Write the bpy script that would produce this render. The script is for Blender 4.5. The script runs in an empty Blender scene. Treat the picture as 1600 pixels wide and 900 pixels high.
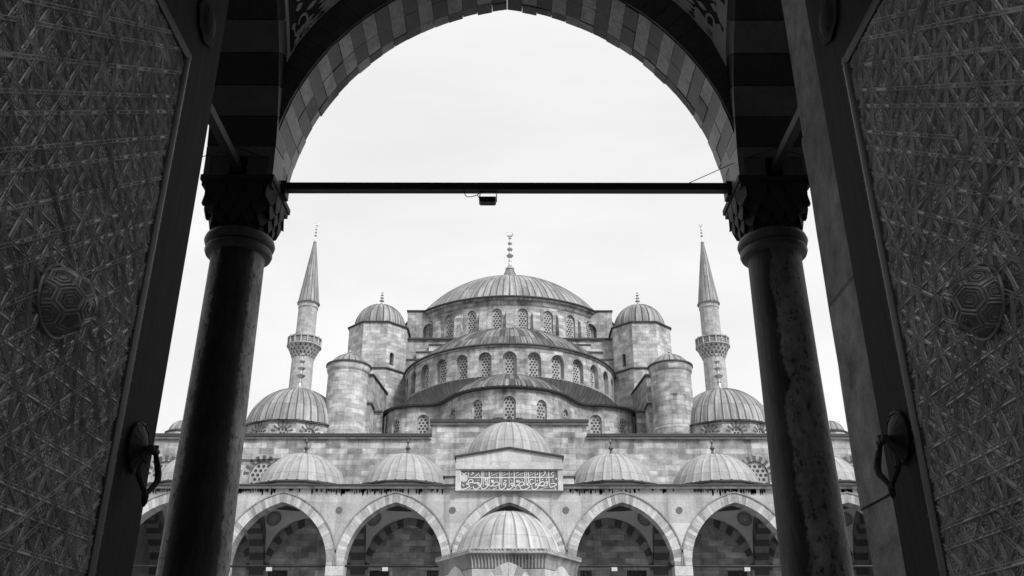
import bpy, bmesh, math, random
from mathutils import Vector, Quaternion
R = math.radians
PI = math.pi
random.seed(7)
S = bpy.context.scene
COL = S.collection

# ------------------------------------------------------------------ camera, sky, sun, exposure
EYE = 1.2
cd = bpy.data.cameras.new('camera'); cam = bpy.data.objects.new('camera', cd); COL.objects.link(cam)
cd.sensor_width = 36.0; cd.lens = 31.5; cd.clip_start = 0.05; cd.clip_end = 3000
cam.location = (0.05, 0, EYE); cam.rotation_euler = (R(90 + 24.66), 0, R(-0.12))
S.camera = cam

SUN_EL, SUN_AZ = 44.0, 140.0            # azimuth clockwise from the view direction (+Y): high behind the right shoulder
W = bpy.data.worlds.new('World'); S.world = W; W.use_nodes = True
nt = W.node_tree; nt.nodes.clear()
def wn(t, **kw):
    n = nt.nodes.new(t)
    for k, v in kw.items(): setattr(n, k, v)
    return n
out = wn('ShaderNodeOutputWorld'); bg = wn('ShaderNodeBackground')
sky = wn('ShaderNodeTexSky', sky_type='NISHITA', sun_disc=False, sun_elevation=R(SUN_EL), sun_rotation=R(SUN_AZ), altitude=50, air_density=1.0, dust_density=3.0, ozone_density=1.0)
bw = wn('ShaderNodeRGBToBW')
tc = wn('ShaderNodeTexCoord'); mp = wn('ShaderNodeMapping'); mp.inputs['Scale'].default_value = (1.0, 1.0, 2.6)
n1 = wn('ShaderNodeTexNoise'); n1.inputs['Scale'].default_value = 1.6; n1.inputs['Detail'].default_value = 8; n1.inputs['Roughness'].default_value = .55; n1.inputs['Distortion'].default_value = .5
rmp = wn('ShaderNodeMapRange'); rmp.inputs[1].default_value = .34; rmp.inputs[2].default_value = .66; rmp.inputs[3].default_value = 7.9; rmp.inputs[4].default_value = 9.4
mx = wn('ShaderNodeMix', data_type='FLOAT'); mx.inputs[0].default_value = .93    # a thin white overcast in front of the blue
bg.inputs['Strength'].default_value = 0.1
L = nt.links.new
L(tc.outputs['Generated'], mp.inputs[0]); L(mp.outputs[0], n1.inputs[0]); L(n1.outputs[0], rmp.inputs[0])
L(sky.outputs[0], bw.inputs[0]); L(bw.outputs[0], mx.inputs[2]); L(rmp.outputs[0], mx.inputs[3])
L(mx.outputs[0], bg.inputs[0]); L(bg.outputs[0], out.inputs[0])
sd = bpy.data.lights.new('sun', 'SUN'); so = bpy.data.objects.new('sun', sd); COL.objects.link(so)
sd.energy = 3.5; sd.angle = R(14); sd.color = (1, 1, 1)
az, el = R(SUN_AZ), R(SUN_EL)
so.rotation_euler = Vector((math.sin(az) * math.cos(el), math.cos(az) * math.cos(el), math.sin(el))).to_track_quat('Z', 'Y').to_euler()
S.view_settings.view_transform = 'Standard'; S.view_settings.look = 'None'
S.view_settings.exposure = 0.15; S.view_settings.gamma = 1.0; S.view_settings.use_curve_mapping = False
S.cycles.max_bounces = 8; S.cycles.diffuse_bounces = 5

# ------------------------------------------------------------------ materials (the photograph is monochrome)
class NT:
    def __init__(s, name, rough=.85, metal=0.0, spec=.3):
        s.m = bpy.data.materials.new(name); s.m.use_nodes = True
        s.t = s.m.node_tree; s.b = s.t.nodes['Principled BSDF']
        s.b.inputs['Roughness'].default_value = rough; s.b.inputs['Metallic'].default_value = metal
        s.b.inputs['Specular IOR Level'].default_value = spec
        s.c = s.t.nodes.new('ShaderNodeTexCoord')
    def n(s, t, ins=None, **kw):
        o = s.t.nodes.new(t)
        for k, v in kw.items(): setattr(o, k, v)
        for k, v in (ins or {}).items():
            if hasattr(v, 'is_output'): s.t.links.new(v, o.inputs[k])
            else: o.inputs[k].default_value = v
        return o
    def math(s, op, a, b=0.0, c=0.0): return s.n('ShaderNodeMath', {0: a, 1: b, 2: c}, operation=op).outputs[0]
    def noise(s, vec, scale, detail=5, rough=.55, sc=(1, 1, 1), dist=0.0):
        m = s.n('ShaderNodeMapping', {0: vec, 'Scale': sc}).outputs[0]
        return s.n('ShaderNodeTexNoise', {'Vector': m, 'Scale': scale, 'Detail': detail, 'Roughness': rough, 'Distortion': dist}).outputs[0]
    def rng(s, v, a, b, c, d): return s.n('ShaderNodeMapRange', {0: v, 1: a, 2: b, 3: c, 4: d}).outputs[0]
    def col(s, v): s.t.links.new(v, s.b.inputs['Base Color'])
    def bump(s, h, strength, dist=.02):
        o = s.n('ShaderNodeBump', {'Height': h, 'Strength': strength, 'Distance': dist}); s.t.links.new(o.outputs[0], s.b.inputs['Normal'])
    def rough(s, v): s.t.links.new(v, s.b.inputs['Roughness'])

def stone(name, base, bw_=1.1, rh=.42, var=.3, mortar=.75, blotch=.35, streak=.35, streak_top=None, bump=.35, rough=.88, msize=.012, fine=.22):
    k = NT(name, rough); P = k.c.outputs['Object']; U = k.c.outputs['UV']
    br = k.n('ShaderNodeTexBrick', {'Vector': U, 'Color1': (1, 1, 1, 1), 'Color2': (0, 0, 0, 1), 'Mortar': (.5, .5, .5, 1), 'Scale': 1.0,
              'Mortar Size': msize, 'Mortar Smooth': .2, 'Bias': 0.0, 'Brick Width': bw_, 'Row Height': rh})
    blk = k.n('ShaderNodeRGBToBW', {0: br.outputs[0]}).outputs[0]
    v = k.math('MULTIPLY', k.rng(blk, 0, 1, 1 - var, 1 + var * .35), k.rng(k.noise(U, 1.3 / bw_, 3, .5, (1, bw_ / rh * .6, 1)), .35, .65, 1 - var * .6, 1 + var * .3))
    v = k.math('MULTIPLY', v, k.rng(br.outputs['Fac'], 0, 1, 1, mortar))
    v = k.math('MULTIPLY', v, k.rng(k.noise(P, .55, 6, .6), .3, .7, 1 - blotch, 1 + blotch * .35))
    v = k.math('MULTIPLY', v, k.rng(k.noise(P, 7, 6, .65), .25, .75, 1 - fine, 1 + fine))
    st = k.rng(k.noise(P, 1.5, 5, .6, (1, 1, .07)), .5, .78, 0, streak)
    if streak_top is not None:
        z = k.n('ShaderNodeSeparateXYZ', {0: k.n('ShaderNodeNewGeometry').outputs['Position']}).outputs[2]
        sn = k.rng(k.noise(P, 1.0, 6, .7, (1, 1, .12)), .48, .66, 0, .75)
        for zt in streak_top:
            st2 = k.math('MULTIPLY', sn, k.math('MULTIPLY', k.rng(z, zt - 2.6, zt, 0, 1), k.math('LESS_THAN', z, zt + .01)))
            st = k.math('MAXIMUM', st, st2)
    v = k.math('MULTIPLY', v, k.math('SUBTRACT', 1.0, st))
    k.col(k.math('MULTIPLY', v, base))
    h = k.math('ADD', k.math('MULTIPLY', br.outputs['Fac'], -.7), k.math('ADD', k.math('MULTIPLY', k.noise(P, 9, 6, .7), .6), k.math('MULTIPLY', blk, .3)))
    k.bump(h, bump, .03)
    return k.m

def marble(name, base, var=.3, vein=.25, scale=1.0, rough=.5, patch=0.0, bump=.15):
    k = NT(name, rough); P = k.c.outputs['Object']
    a = k.noise(P, 1.1 * scale, 7, .65, (1, 1, .5), 1.2)
    v = k.rng(a, .3, .7, 1 - var, 1 + var * .4)
    w = k.math('ABSOLUTE', k.math('SUBTRACT', k.noise(P, 1.7 * scale, 6, .6, (1.6, 1.6, .8), 2.0), .5))
    v = k.math('MULTIPLY', v, k.rng(w, 0, .06, 1 - vein, 1))
    f = k.noise(P, 14 * scale, 6, .7)
    v = k.math('MULTIPLY', v, k.rng(f, .25, .75, .82, 1.15))
    if patch > 0:
        pz = k.noise(P, 3.4, 8, .72, (1, 1, .45), .6)
        pf = k.rng(pz, .5, .56, 0, 1)
        pits = k.rng(k.noise(P, 22, 5, .7, (1, 1, .5)), .56, .66, 0, .7)
        v = k.math('MULTIPLY', v, k.math('SUBTRACT', 1.0, k.math('MULTIPLY', k.math('MULTIPLY', pf, pits), patch)))
    k.col(k.math('MULTIPLY', v, base))
    k.bump(f, bump, .02)
    return k.m

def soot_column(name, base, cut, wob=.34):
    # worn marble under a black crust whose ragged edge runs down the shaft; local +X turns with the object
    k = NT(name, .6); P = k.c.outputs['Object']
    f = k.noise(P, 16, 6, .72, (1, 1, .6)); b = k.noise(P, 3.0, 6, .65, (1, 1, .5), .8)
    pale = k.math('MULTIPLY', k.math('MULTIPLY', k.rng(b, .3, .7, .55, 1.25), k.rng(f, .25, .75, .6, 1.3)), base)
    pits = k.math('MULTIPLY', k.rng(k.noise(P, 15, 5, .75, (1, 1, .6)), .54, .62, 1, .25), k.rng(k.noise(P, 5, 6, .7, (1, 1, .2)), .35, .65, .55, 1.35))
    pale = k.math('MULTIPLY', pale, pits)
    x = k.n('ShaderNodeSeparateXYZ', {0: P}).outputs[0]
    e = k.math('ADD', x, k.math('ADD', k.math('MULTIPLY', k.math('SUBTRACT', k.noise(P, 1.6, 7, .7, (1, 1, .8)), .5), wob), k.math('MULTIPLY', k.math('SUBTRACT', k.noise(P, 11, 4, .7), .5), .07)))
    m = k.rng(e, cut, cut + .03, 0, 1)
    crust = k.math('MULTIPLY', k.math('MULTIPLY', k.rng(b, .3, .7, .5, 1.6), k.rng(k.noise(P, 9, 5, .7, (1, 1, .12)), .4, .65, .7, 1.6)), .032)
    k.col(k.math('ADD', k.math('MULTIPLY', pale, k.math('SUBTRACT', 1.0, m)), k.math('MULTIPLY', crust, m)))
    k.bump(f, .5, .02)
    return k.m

def lead(name, base, streak=.55, panel=.35, seam=1.9, rough=.6, dirt=.55):
    # u counts the ribs, v is metres along the meridian
    k = NT(name, rough, 0.0, .4); U = k.c.outputs['UV']; P = k.c.outputs['Object']
    sp = k.n('ShaderNodeSeparateXYZ', {0: U}); u, vv = sp.outputs[0], sp.outputs[1]
    cell = k.n('ShaderNodeCombineXYZ', {0: k.math('FLOOR', u), 1: k.math('FLOOR', k.math('DIVIDE', vv, seam)), 2: 0.0}).outputs[0]
    wn_ = k.n('ShaderNodeTexWhiteNoise', {'Vector': cell}, noise_dimensions='3D').outputs[0]
    v = k.rng(wn_, 0, 1, 1 - panel, 1 + panel * .5)
    s1 = k.noise(U, 1.0, 5, .6, (2.2, .22, 1))
    v = k.math('MULTIPLY', v, k.rng(s1, .35, .7, 1 + streak * .35, 1 - streak))
    fr = k.math('FRACT', u)                                   # dirt gathers beside the standing seams
    edge = k.math('MINIMUM', fr, k.math('SUBTRACT', 1.0, fr))
    v = k.math('MULTIPLY', v, k.rng(edge, 0.03, .13, 1 - dirt, 1))
    fv = k.math('FRACT', k.math('DIVIDE', vv, seam))
    v = k.math('MULTIPLY', v, k.rng(fv, 0, .035, .55, 1))
    v = k.math('MULTIPLY', v, k.rng(k.noise(P, 2.5, 6, .65), .3, .7, .8, 1.15))
    k.col(k.math('MULTIPLY', v, base))
    k.bump(k.math('ADD', k.noise(P, 1.6, 5, .6), k.math('MULTIPLY', wn_, .15)), .35, .12)
    return k.m

def plain(name, base, rough=.7, metal=0.0, var=.2, scale=4, bump=.1, sc=(1, 1, 1), spec=.3):
    k = NT(name, rough, metal, spec); P = k.c.outputs['Object']
    f = k.noise(P, scale, 6, .65, sc)
    k.col(k.math('MULTIPLY', k.rng(f, .3, .7, 1 - var, 1 + var), base))
    k.bump(f, bump, .01)
    return k.m

def relief(name, base):
    # chased sheet bronze: fine leaf scrolls between the straps
    k = NT(name, .5, .3, .4); P = k.c.outputs['Object']
    w = k.n('ShaderNodeVectorMath', {0: P, 1: k.n('ShaderNodeVectorMath', {0: k.n('ShaderNodeTexNoise', {'Vector': P, 'Scale': 16, 'Detail': 2}).outputs[1], 3: .06}, operation='SCALE').outputs[0]}, operation='ADD').outputs[0]
    a = k.n('ShaderNodeTexVoronoi', {'Vector': w, 'Scale': 52}, feature='DISTANCE_TO_EDGE').outputs[0]
    b = k.n('ShaderNodeTexVoronoi', {'Vector': w, 'Scale': 115}, feature='SMOOTH_F1').outputs[0]
    h = k.math('ADD', k.rng(a, 0, .12, 0, 1), k.math('MULTIPLY', b, 1.1))
    n = k.noise(P, 3, 5, .6)
    k.col(k.math('MULTIPLY', k.math('MULTIPLY', k.rng(n, .3, .7, .65, 1.3), k.rng(h, .1, 1.3, .55, 1.15)), base))
    k.bump(h, .9, .012); k.rough(k.rng(n, .3, .7, .36, .6))
    return k.m

M = {}
M['wall'] = stone('ashlar_limestone', .49, .85, .36, .4, .68, .45, .5, streak_top=(22.1, 27.8, 32.3, 36.2), bump=.6)
M['wall_front'] = stone('stained_ashlar', .53, 1.0, .38, .45, .62, .4, .5, streak_top=(17.5, 18.6))
M['turret'] = stone('turret_ashlar', .53, .8, .35, .36, .7, .32, .3, streak_top=(24.6, 28.4, 33.0), bump=.6)
M['arcade'] = stone('pale_marble_slabs', .54, 2.6, 1.15, .2, .7, .28, .65, bump=.12, rough=.7, msize=.008)
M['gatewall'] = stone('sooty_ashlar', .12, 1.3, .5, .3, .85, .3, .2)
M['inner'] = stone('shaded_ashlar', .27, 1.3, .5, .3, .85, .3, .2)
M['vous_l'] = marble('light_voussoir', .58, .25, .15); M['vous_g'] = marble('grey_voussoir', .46, .3, .2)
M['vous_d'] = marble('dark_porphyry', .10, .35, .1); M['mould'] = marble('grey_moulding', .3, .3, .15); M['vous_m'] = marble('mid_voussoir', .34, .4, .2)
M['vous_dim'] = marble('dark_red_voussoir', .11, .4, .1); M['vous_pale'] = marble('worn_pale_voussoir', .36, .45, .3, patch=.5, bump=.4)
M['vous_grey'] = marble('chipped_grey_voussoir', .22, .5, .3, 1.5, .8, .6, .5)
M['trans_l'] = marble('grey_marble_course', .2, .3, .1); M['trans_d'] = marble('dark_marble_course', .07, .3, .1)
M['lead'] = lead('weathered_lead', .31, .62, .3, 1.9, .6, .7)
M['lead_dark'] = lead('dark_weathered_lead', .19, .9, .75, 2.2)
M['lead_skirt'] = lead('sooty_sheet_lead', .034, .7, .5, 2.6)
M['lead_pale'] = lead('pale_sheet_lead', .34, .22, .12, 1.55, .6, .3)
M['lead_fount'] = lead('bright_sheet_lead', .46, .35, .2, .95, .5, .5)
M['edge'] = plain('lead_edging', .05, .6); M['iron'] = plain('black_iron', .03, .55, .4)
M['gold'] = plain('gilded_copper', .5, .34, .7, .15, 3, .02)
M['finial_dark'] = plain('tarnished_copper', .1, .45, .5)
M['plate'] = plain('window_tracery', .36, .8, 0, .3, 3); M['glass'] = plain('dark_window_glass', .05, .25, 0, .3)
M['plaster'] = plain('vault_plaster', .55, .9, 0, .12, 1.2); M['paint'] = plain('painted_ornament', .09, .8, 0, .3, 5)
M['border'] = plain('whitewashed_border', .85, .85, 0, .12, 2)
M['column'] = soot_column('sooty_marble', .3, .0); M['column_worn_lit'] = soot_column('edge_worn_and_lit_sooty_marble', .38, .232, .13)  # left shaft: pale right edge is light put into the colour, left is wear
M['collar'] = marble('worn_bronze_collar', .11, .4, .2, 2.0, .5); M['capital'] = marble('sooty_marble_capital', .045, .5, .1, 1.6, .7, .4, .3)
M['jamb'] = stone('rough_jamb_stone', .4, 9, 2.5, .25, .6, .4, .45, bump=1.0, fine=.55)
M['wood'] = plain('dark_door_stile', .016, .7, 0, .45, 6, .25, (1, 3, .25), .12)
M['bronze'] = relief('chased_bronze', .24); M['strap'] = plain('highlight_bronze_strap', .4, .36, .25, .5, 5, .2); M['moulding'] = plain('dull_bronze', .03, .45, .4, .3, 9, .1); M['boss'] = plain('smooth_bronze_boss', .26, .42, .3, .3, 7, .12)  # the strap's lighter tone puts its highlights into the colour
M['iron_handle'] = plain('wrought_handle', .022, .6, 0, .4, 8, .3, (1, 1, 1), .2)
M['letter'] = plain('gilt_letters', .62, .6, 0, .08); M['board'] = plain('dark_inscription_ground', .12, .7, 0, .2, 3)
M['rosette'] = plain('faded_medallion', .3, .8, 0, .25, 20)
M['disc'] = plain('porphyry_disc', .12, .5, 0, .25, 9); M['stain'] = plain('black_drip_stain', .19, .9, 0, .5, 6)
M['fountain'] = stone('fountain_marble', .5, 1.3, .6, .2, .7, .35, .55, bump=.15, rough=.65, msize=.008)
M['fount_dark'] = stone('drip_stained_marble', .36, 9, 9, .1, .9, .4, .8, bump=.1)
M['minaret'] = stone('minaret_stone', .44, .9, .42, .25, .82, .2, .2)
M['floor'] = stone('courtyard_marble_paving', .27, 1.6, .8, .2, .7, .25, 0, bump=.2)
M['leaf'] = plain('dusty_leaves', .05, .8, 0, .4, 8); M['bounce_cut'] = plain('bounce_cut_paving', .06, .9, 0, .3, 2); M['lamp'] = plain('grey_lamp_housing', .035, .5, .2); M['lamp_w'] = plain('white_lamp_housing', .5, .5, 0, .05)

# ------------------------------------------------------------------ helpers
ORIG = {}
def tag(o, label=None, cat=None, group=None, kind=None):
    if label: o['label'] = label
    if cat: o['category'] = cat
    if group: o['group'] = group
    if kind: o['kind'] = kind
    return o
def thing(name, loc, label, cat, group=None):
    o = bpy.data.objects.new(name, None); COL.objects.link(o); o.location = loc; o.empty_display_size = .3
    ORIG[o.name] = Vector(loc); return tag(o, label, cat, group)

class MB:
    def __init__(s): s.v = []; s.f = []; s.uv = []; s.mi = []; s.merge = False
    def face(s, pts, m=0, uv=None):
        b = len(s.v); s.v += [Vector(p) for p in pts]; s.f.append(list(range(b, b + len(pts)))); s.uv.append(uv); s.mi.append(m)
    def grid(s, rows, m=0, uvf=None, close=False):
        # rows of points share vertices; uvf(i, j) gives the map
        b = len(s.v); nr, nc = len(rows), len(rows[0])
        for r_ in rows: s.v += [Vector(p) for p in r_]
        for i in range(nr - 1):
            for j in range(nc if close else nc - 1):
                j2 = (j + 1) % nc
                s.f.append([b + i * nc + j, b + i * nc + j2, b + (i + 1) * nc + j2, b + (i + 1) * nc + j])
                s.uv.append([uvf(i, j), uvf(i, j + 1), uvf(i + 1, j + 1), uvf(i + 1, j)] if uvf else None); s.mi.append(m)
    def hexa(s, p, m=0):
        for q in ((0, 3, 2, 1), (4, 5, 6, 7), (0, 1, 5, 4), (1, 2, 6, 5), (2, 3, 7, 6), (3, 0, 4, 7)): s.face([p[i] for i in q], m)
    def box(s, x0, x1, y0, y1, z0, z1, m=0):
        s.hexa([(x0, y0, z0), (x1, y0, z0), (x1, y1, z0), (x0, y1, z0), (x0, y0, z1), (x1, y0, z1), (x1, y1, z1), (x0, y1, z1)], m)
    def lathe(s, prof, n, c=(0, 0), a0=0.0, a1=2 * PI, m=0, ribs=0, rh=.05, uscale=None, turn=0.0):
        full = abs(a1 - a0 - 2 * PI) < 1e-6
        per = 6 if ribs else 1
        cnt = ribs * per if ribs else n
        L_ = [0.0]
        for a, b in zip(prof, prof[1:]): L_.append(L_[-1] + math.hypot(b[0] - a[0], b[1] - a[1]))
        rmax = max(p[0] for p in prof); rows = []
        for i, (r, z) in enumerate(prof):
            p0, p1 = prof[max(0, i - 1)], prof[min(len(prof) - 1, i + 1)]
            dx, dz = p1[0] - p0[0], p1[1] - p0[1]; l = math.hypot(dx, dz) or 1
            nx, nz = dz / l, -dx / l
            if nx < 0 and nz < 0: nx, nz = -nx, -nz
            nx, nz = abs(nx), abs(nz)
            row = []
            for k in range(cnt if full else cnt + 1):
                a = a0 + turn + (a1 - a0) * k / cnt
                h = rh * min(1, r / (rmax * .25)) if (ribs and k % per == 0) else 0
                rr = r + h * nx; zz = z + h * nz
                row.append((c[0] + rr * math.cos(a), c[1] + rr * math.sin(a), zz))
            rows.append(row)
        tot = (a1 - a0)
        if ribs: uvf = lambda i, j: (j / per, L_[-1] - L_[i])
        else: uvf = lambda i, j: ((uscale or rmax) * tot * j / cnt, prof[i][1] if prof[-1][1] != prof[0][1] else L_[i])
        s.grid(rows, m, uvf, full)
    def tube(s, path, r, n=6, m=0, close=False):
        P = [Vector(p) for p in path]; rows = []
        for i, p in enumerate(P):
            if close: t = P[(i + 1) % len(P)] - P[i - 1]
            else: t = P[min(i + 1, len(P) - 1)] - P[max(i - 1, 0)]
            t.normalize(); up = Vector((0, 0, 1)) if abs(t.z) < .9 else Vector((1, 0, 0))
            a = t.cross(up).normalized(); b = t.cross(a)
            rr = r[i] if isinstance(r, (list, tuple)) else r
            rows.append([p + (a * math.cos(2 * PI * k / n) + b * math.sin(2 * PI * k / n)) * rr for k in range(n)])
        if close: rows.append(rows[0])
        s.grid(rows, m, None, True)
        if not close: s.face(rows[0][::-1], m); s.face(rows[-1], m)
    def build(s, name, mats, parent=None, smooth=None, bevel=0.0):
        o0 = Vector((0, 0, 0)); p = parent
        while p is not None:
            if p.name in ORIG: o0 = ORIG[p.name]; break
            p = p.parent
        me = bpy.data.meshes.new(name)
        me.from_pydata([v - o0 for v in s.v], [], s.f)
        for m in (mats if isinstance(mats, (list, tuple)) else [mats]): me.materials.append(m)
        me.polygons.foreach_set('material_index', s.mi)
        lay = me.uv_layers.new(name='UVMap').data
        for poly, uv in zip(me.polygons, s.uv):
            if uv is None:
                n = poly.normal
                for li, vi in zip(poly.loop_indices, poly.vertices):
                    q = me.vertices[vi].co + o0
                    if abs(n.z) > .75: lay[li].uv = (q.x, q.y)
                    elif abs(n.x) > abs(n.y): lay[li].uv = (q.y, q.z)
                    else: lay[li].uv = (q.x, q.z)
            else:
                for li, c in zip(poly.loop_indices, uv): lay[li].uv = c
        bm = bmesh.new(); bm.from_mesh(me)
        if s.merge: bmesh.ops.remove_doubles(bm, verts=bm.verts, dist=1e-4)
        bmesh.ops.recalc_face_normals(bm, faces=bm.faces)
        bm.to_mesh(me); bm.free()
        if smooth is not None:
            me.polygons.foreach_set('use_smooth', [True] * len(me.polygons)); me.set_sharp_from_angle(angle=R(smooth))
        me.update()
        o = bpy.data.objects.new(name, me); COL.objects.link(o)
        if parent: o.parent = parent
        return o

def cap(r, rise, z, n=14, r_end=0.0):
    Rs = (r * r + rise * rise) / (2 * rise); zc = z + rise - Rs
    a1 = math.atan2(r, z - zc); a0 = math.asin(min(1, r_end / Rs))
    return [(Rs * math.sin(a1 + (a0 - a1) * i / n), zc + Rs * math.cos(a1 + (a0 - a1) * i / n)) for i in range(n + 1)]

def archz(x, half, rise):
    if rise < 1e-6: return 0.0
    c = (rise * rise - half * half) / (2 * half); r = half + c
    return math.sqrt(max(0.0, r * r - (abs(x) + c) ** 2))

def wall_open(mb, mp, u0, u1, v0, v1, ops, depth, m=0, mr=0, du=99.0, top=None, ns=8):
    # a wall sheet with arched openings (uc, width, sill, spring, rise) and their reveals
    us = {round(u0, 5), round(u1, 5)}
    k = max(1, int(math.ceil((u1 - u0) / du)))
    for i in range(k + 1): us.add(round(u0 + (u1 - u0) * i / k, 5))
    for (uc, w, vb, vs, rise) in ops:
        for i in range(2 * ns + 1):
            t = math.cos(PI * i / (2 * ns)); us.add(round(uc + w / 2 * t, 5))
    us = sorted(u for u in us if u0 - 1e-4 <= u <= u1 + 1e-4)
    tp = top or (lambda u: v1)
    def q(a, b, va0, va1, vb0, vb1):
        if max(va1 - va0, vb1 - vb0) < 1e-4: return
        pu = [(a, va0), (b, vb0), (b, vb1), (a, va1)]
        mb.face([mp(u, v, 0) for u, v in pu], m, pu)
    for a, b in zip(us, us[1:]):
        if b - a < 1e-4: continue
        mid = (a + b) / 2; hit = None
        for o in ops:
            if abs(mid - o[0]) < o[1] / 2: hit = o
        if hit is None: q(a, b, v0, tp(a), v0, tp(b)); continue
        uc, w, vb, vs, rise = hit; ha, hb = vs + archz(a - uc, w / 2, rise), vs + archz(b - uc, w / 2, rise)
        if vb > v0: q(a, b, v0, vb, v0, vb)
        q(a, b, ha, tp(a), hb, tp(b))
        if depth:
            mb.face([mp(a, ha, 0), mp(b, hb, 0), mp(b, hb, depth), mp(a, ha, depth)], mr, [(a, 0), (b, 0), (b, depth), (a, depth)])
            if vb > v0: mb.face([mp(a, vb, 0), mp(b, vb, 0), mp(b, vb, depth), mp(a, vb, depth)], mr, [(a, 0), (b, 0), (b, depth), (a, depth)])
    if depth:
        for (uc, w, vb, vs, rise) in ops:
            for sg in (-1, 1):
                u = uc + sg * w / 2; b0 = max(vb, v0)
                mb.face([mp(u, b0, 0), mp(u, b0, depth), mp(u, vs, depth), mp(u, vs, 0)], mr, [(0, b0), (depth, b0), (depth, vs), (0, vs)])

def lattice(mb, mp, uc, w, vb, vs, rise, d, pitch=.3, hole=.1, margin=.03):
    # pierced tracery: pale plate (slot 0) with dark six-sided lights (slot 1)
    n = 8; us = [uc - w / 2 + w * i / n for i in range(n + 1)]
    for a, b in zip(us, us[1:]):
        mb.face([mp(a, vb, d), mp(b, vb, d), mp(b, vs + archz(b - uc, w / 2, rise), d), mp(a, vs + archz(a - uc, w / 2, rise), d)], 0)
    row = 0; v = vb + hole + margin; dv = pitch * .87
    while v < vs + rise:
        nn = int(w / pitch) + 2
        for i in range(-nn, nn + 1):
            u = i * pitch + (pitch / 2 if row % 2 else 0)
            if abs(u) + hole + margin > w / 2: continue
            if v + hole + margin > vs + archz(abs(u) + hole * .6, w / 2, rise): continue
            mb.face([mp(uc + u + hole * math.cos(PI / 3 * j + PI / 6), v + hole * math.sin(PI / 3 * j + PI / 6), d - .015) for j in range(6)], 1)
        row += 1; v += dv

def voussoirs(mb, P, half, rise, t, d0, d1, n, order=(0, 1), jr=.006, jd=.012, zs=0.0):
    # wedge stones of a two-centred arch, in the plane P(u, v, d)
    def pt(fr, off, sg):
        c = (rise * rise - half * half) / (2 * half); r = half + c + off
        th = fr * math.acos(max(-1, min(1, c / r)))
        return sg * (-c + r * math.cos(th)), zs + r * math.sin(th)
    for sg in (-1, 1):
        for i in range(n):
            f0, f1 = i / n, (i + 1) / n; o = random.uniform(-jr, jr); a, b = d0 + random.uniform(-jd, jd), d1 + random.uniform(-jd, jd)
            e = .0035 / n * 4
            pts = []
            sub = 2
            fs = [f0 + e + (f1 - f0 - 2 * e) * j / sub for j in range(sub + 1)]
            for j in range(sub):
                q0, q1 = fs[j], fs[j + 1]
                A, B, C, D = pt(q0, o, sg), pt(q1, o, sg), pt(q1, t + o, sg), pt(q0, t + o, sg)
                mi = order[i % len(order)]
                pA = [P(x, z, a) for x, z in (A, B, C, D)]; pB = [P(x, z, b) for x, z in (A, B, C, D)]
                mb.face(pA, mi); mb.face(pB[::-1], mi); mb.face([pA[0], pA[1], pB[1], pB[0]], mi); mb.face([pA[3], pB[3], pB[2], pA[2]], mi)
                if j == 0: mb.face([pA[0], pB[0], pB[3], pA[3]], mi)
                if j == sub - 1: mb.face([pA[1], pA[2], pB[2], pB[1]], mi)

ALEM = [(0, .30), (.03, .32), (.07, .2), (.15, .1), (.2, .075), (.215, .12), (.23, .075), (.3, .07), (.32, .16), (.36, .26), (.4, .16), (.42, .075), (.47, .07),
        (.49, .14), (.525, .215), (.56, .14), (.58, .065), (.63, .06), (.65, .12), (.68, .17), (.71, .12), (.73, .05), (.79, .045), (.8, .09), (.82, .11), (.845, .07), (.86, .03)]
def finial(name, mat, parent, x, y, z, h, rs=1.0, crescent=True, face=0.0):
    mb = MB(); mb.lathe([(r * rs, z + f * h) for f, r in ALEM] + [(0.001, z + .875 * h)], 14, (x, y))
    if crescent:
        cz = z + .94 * h; rr = .068 * h; pts = []; rad = []
        for i in range(15):
            a = PI / 2 + R(38) + (2 * PI - R(76)) * i / 14
            pts.append((x + rr * math.cos(a) * math.cos(face), y + rr * math.cos(a) * math.sin(face), cz + rr * math.sin(a))); rad.append(.006 * h + .016 * h * math.sin(PI * i / 14))
        mb.tube(pts, rad, 6)
    return mb.build(name, mat, parent, 40)
def knob_finial(name, mat, parent, x, y, z, h, r):
    mb = MB(); pf = [(r * 1.6, 0), (r * 1.5, .05), (r * .8, .14), (r * .35, .26), (r * .5, .3), (r * .95, .38), (r * .55, .46), (r * .25, .52), (r * .3, .6), (r * .55, .66), (r * .25, .72), (r * .2, .78)]
    mb.lathe([(a, z + b * h) for a, b in pf] + [(.001, z + .8 * h)], 10, (x, y))
    mb.tube([(x + .085 * h * math.cos(a), y, z + .89 * h + .1 * h * math.sin(a)) for a in [2 * PI * i / 12 for i in range(12)]], .022 * h, 5, 0, True)
    return mb.build(name, mat, parent, 40)

# ------------------------------------------------------------------ the ground
g = MB(); N = 24
g.face([(-900, -600, 0), (900, -600, 0), (900, 1500, 0), (-900, 1500, 0)], 0)
tag(g.build('courtyard_floor', M['floor']), kind='structure')
g = MB(); g.face([(-60, -60, .004), (60, -60, .004), (60, 1.6, .004), (-60, 1.6, .004)], 0); tag(g.build('forecourt_bounce_cut', M['bounce_cut']), kind='structure')  # unseen dark sheet added to cut light bouncing up onto the doors

# ------------------------------------------------------------------ the prayer hall
mosque = thing('mosque', (0, 60, 0), 'great grey stone mosque with cascading lead domes filling the middle of the view', 'mosque')
CX, CY = 0.0, 90.0
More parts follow.
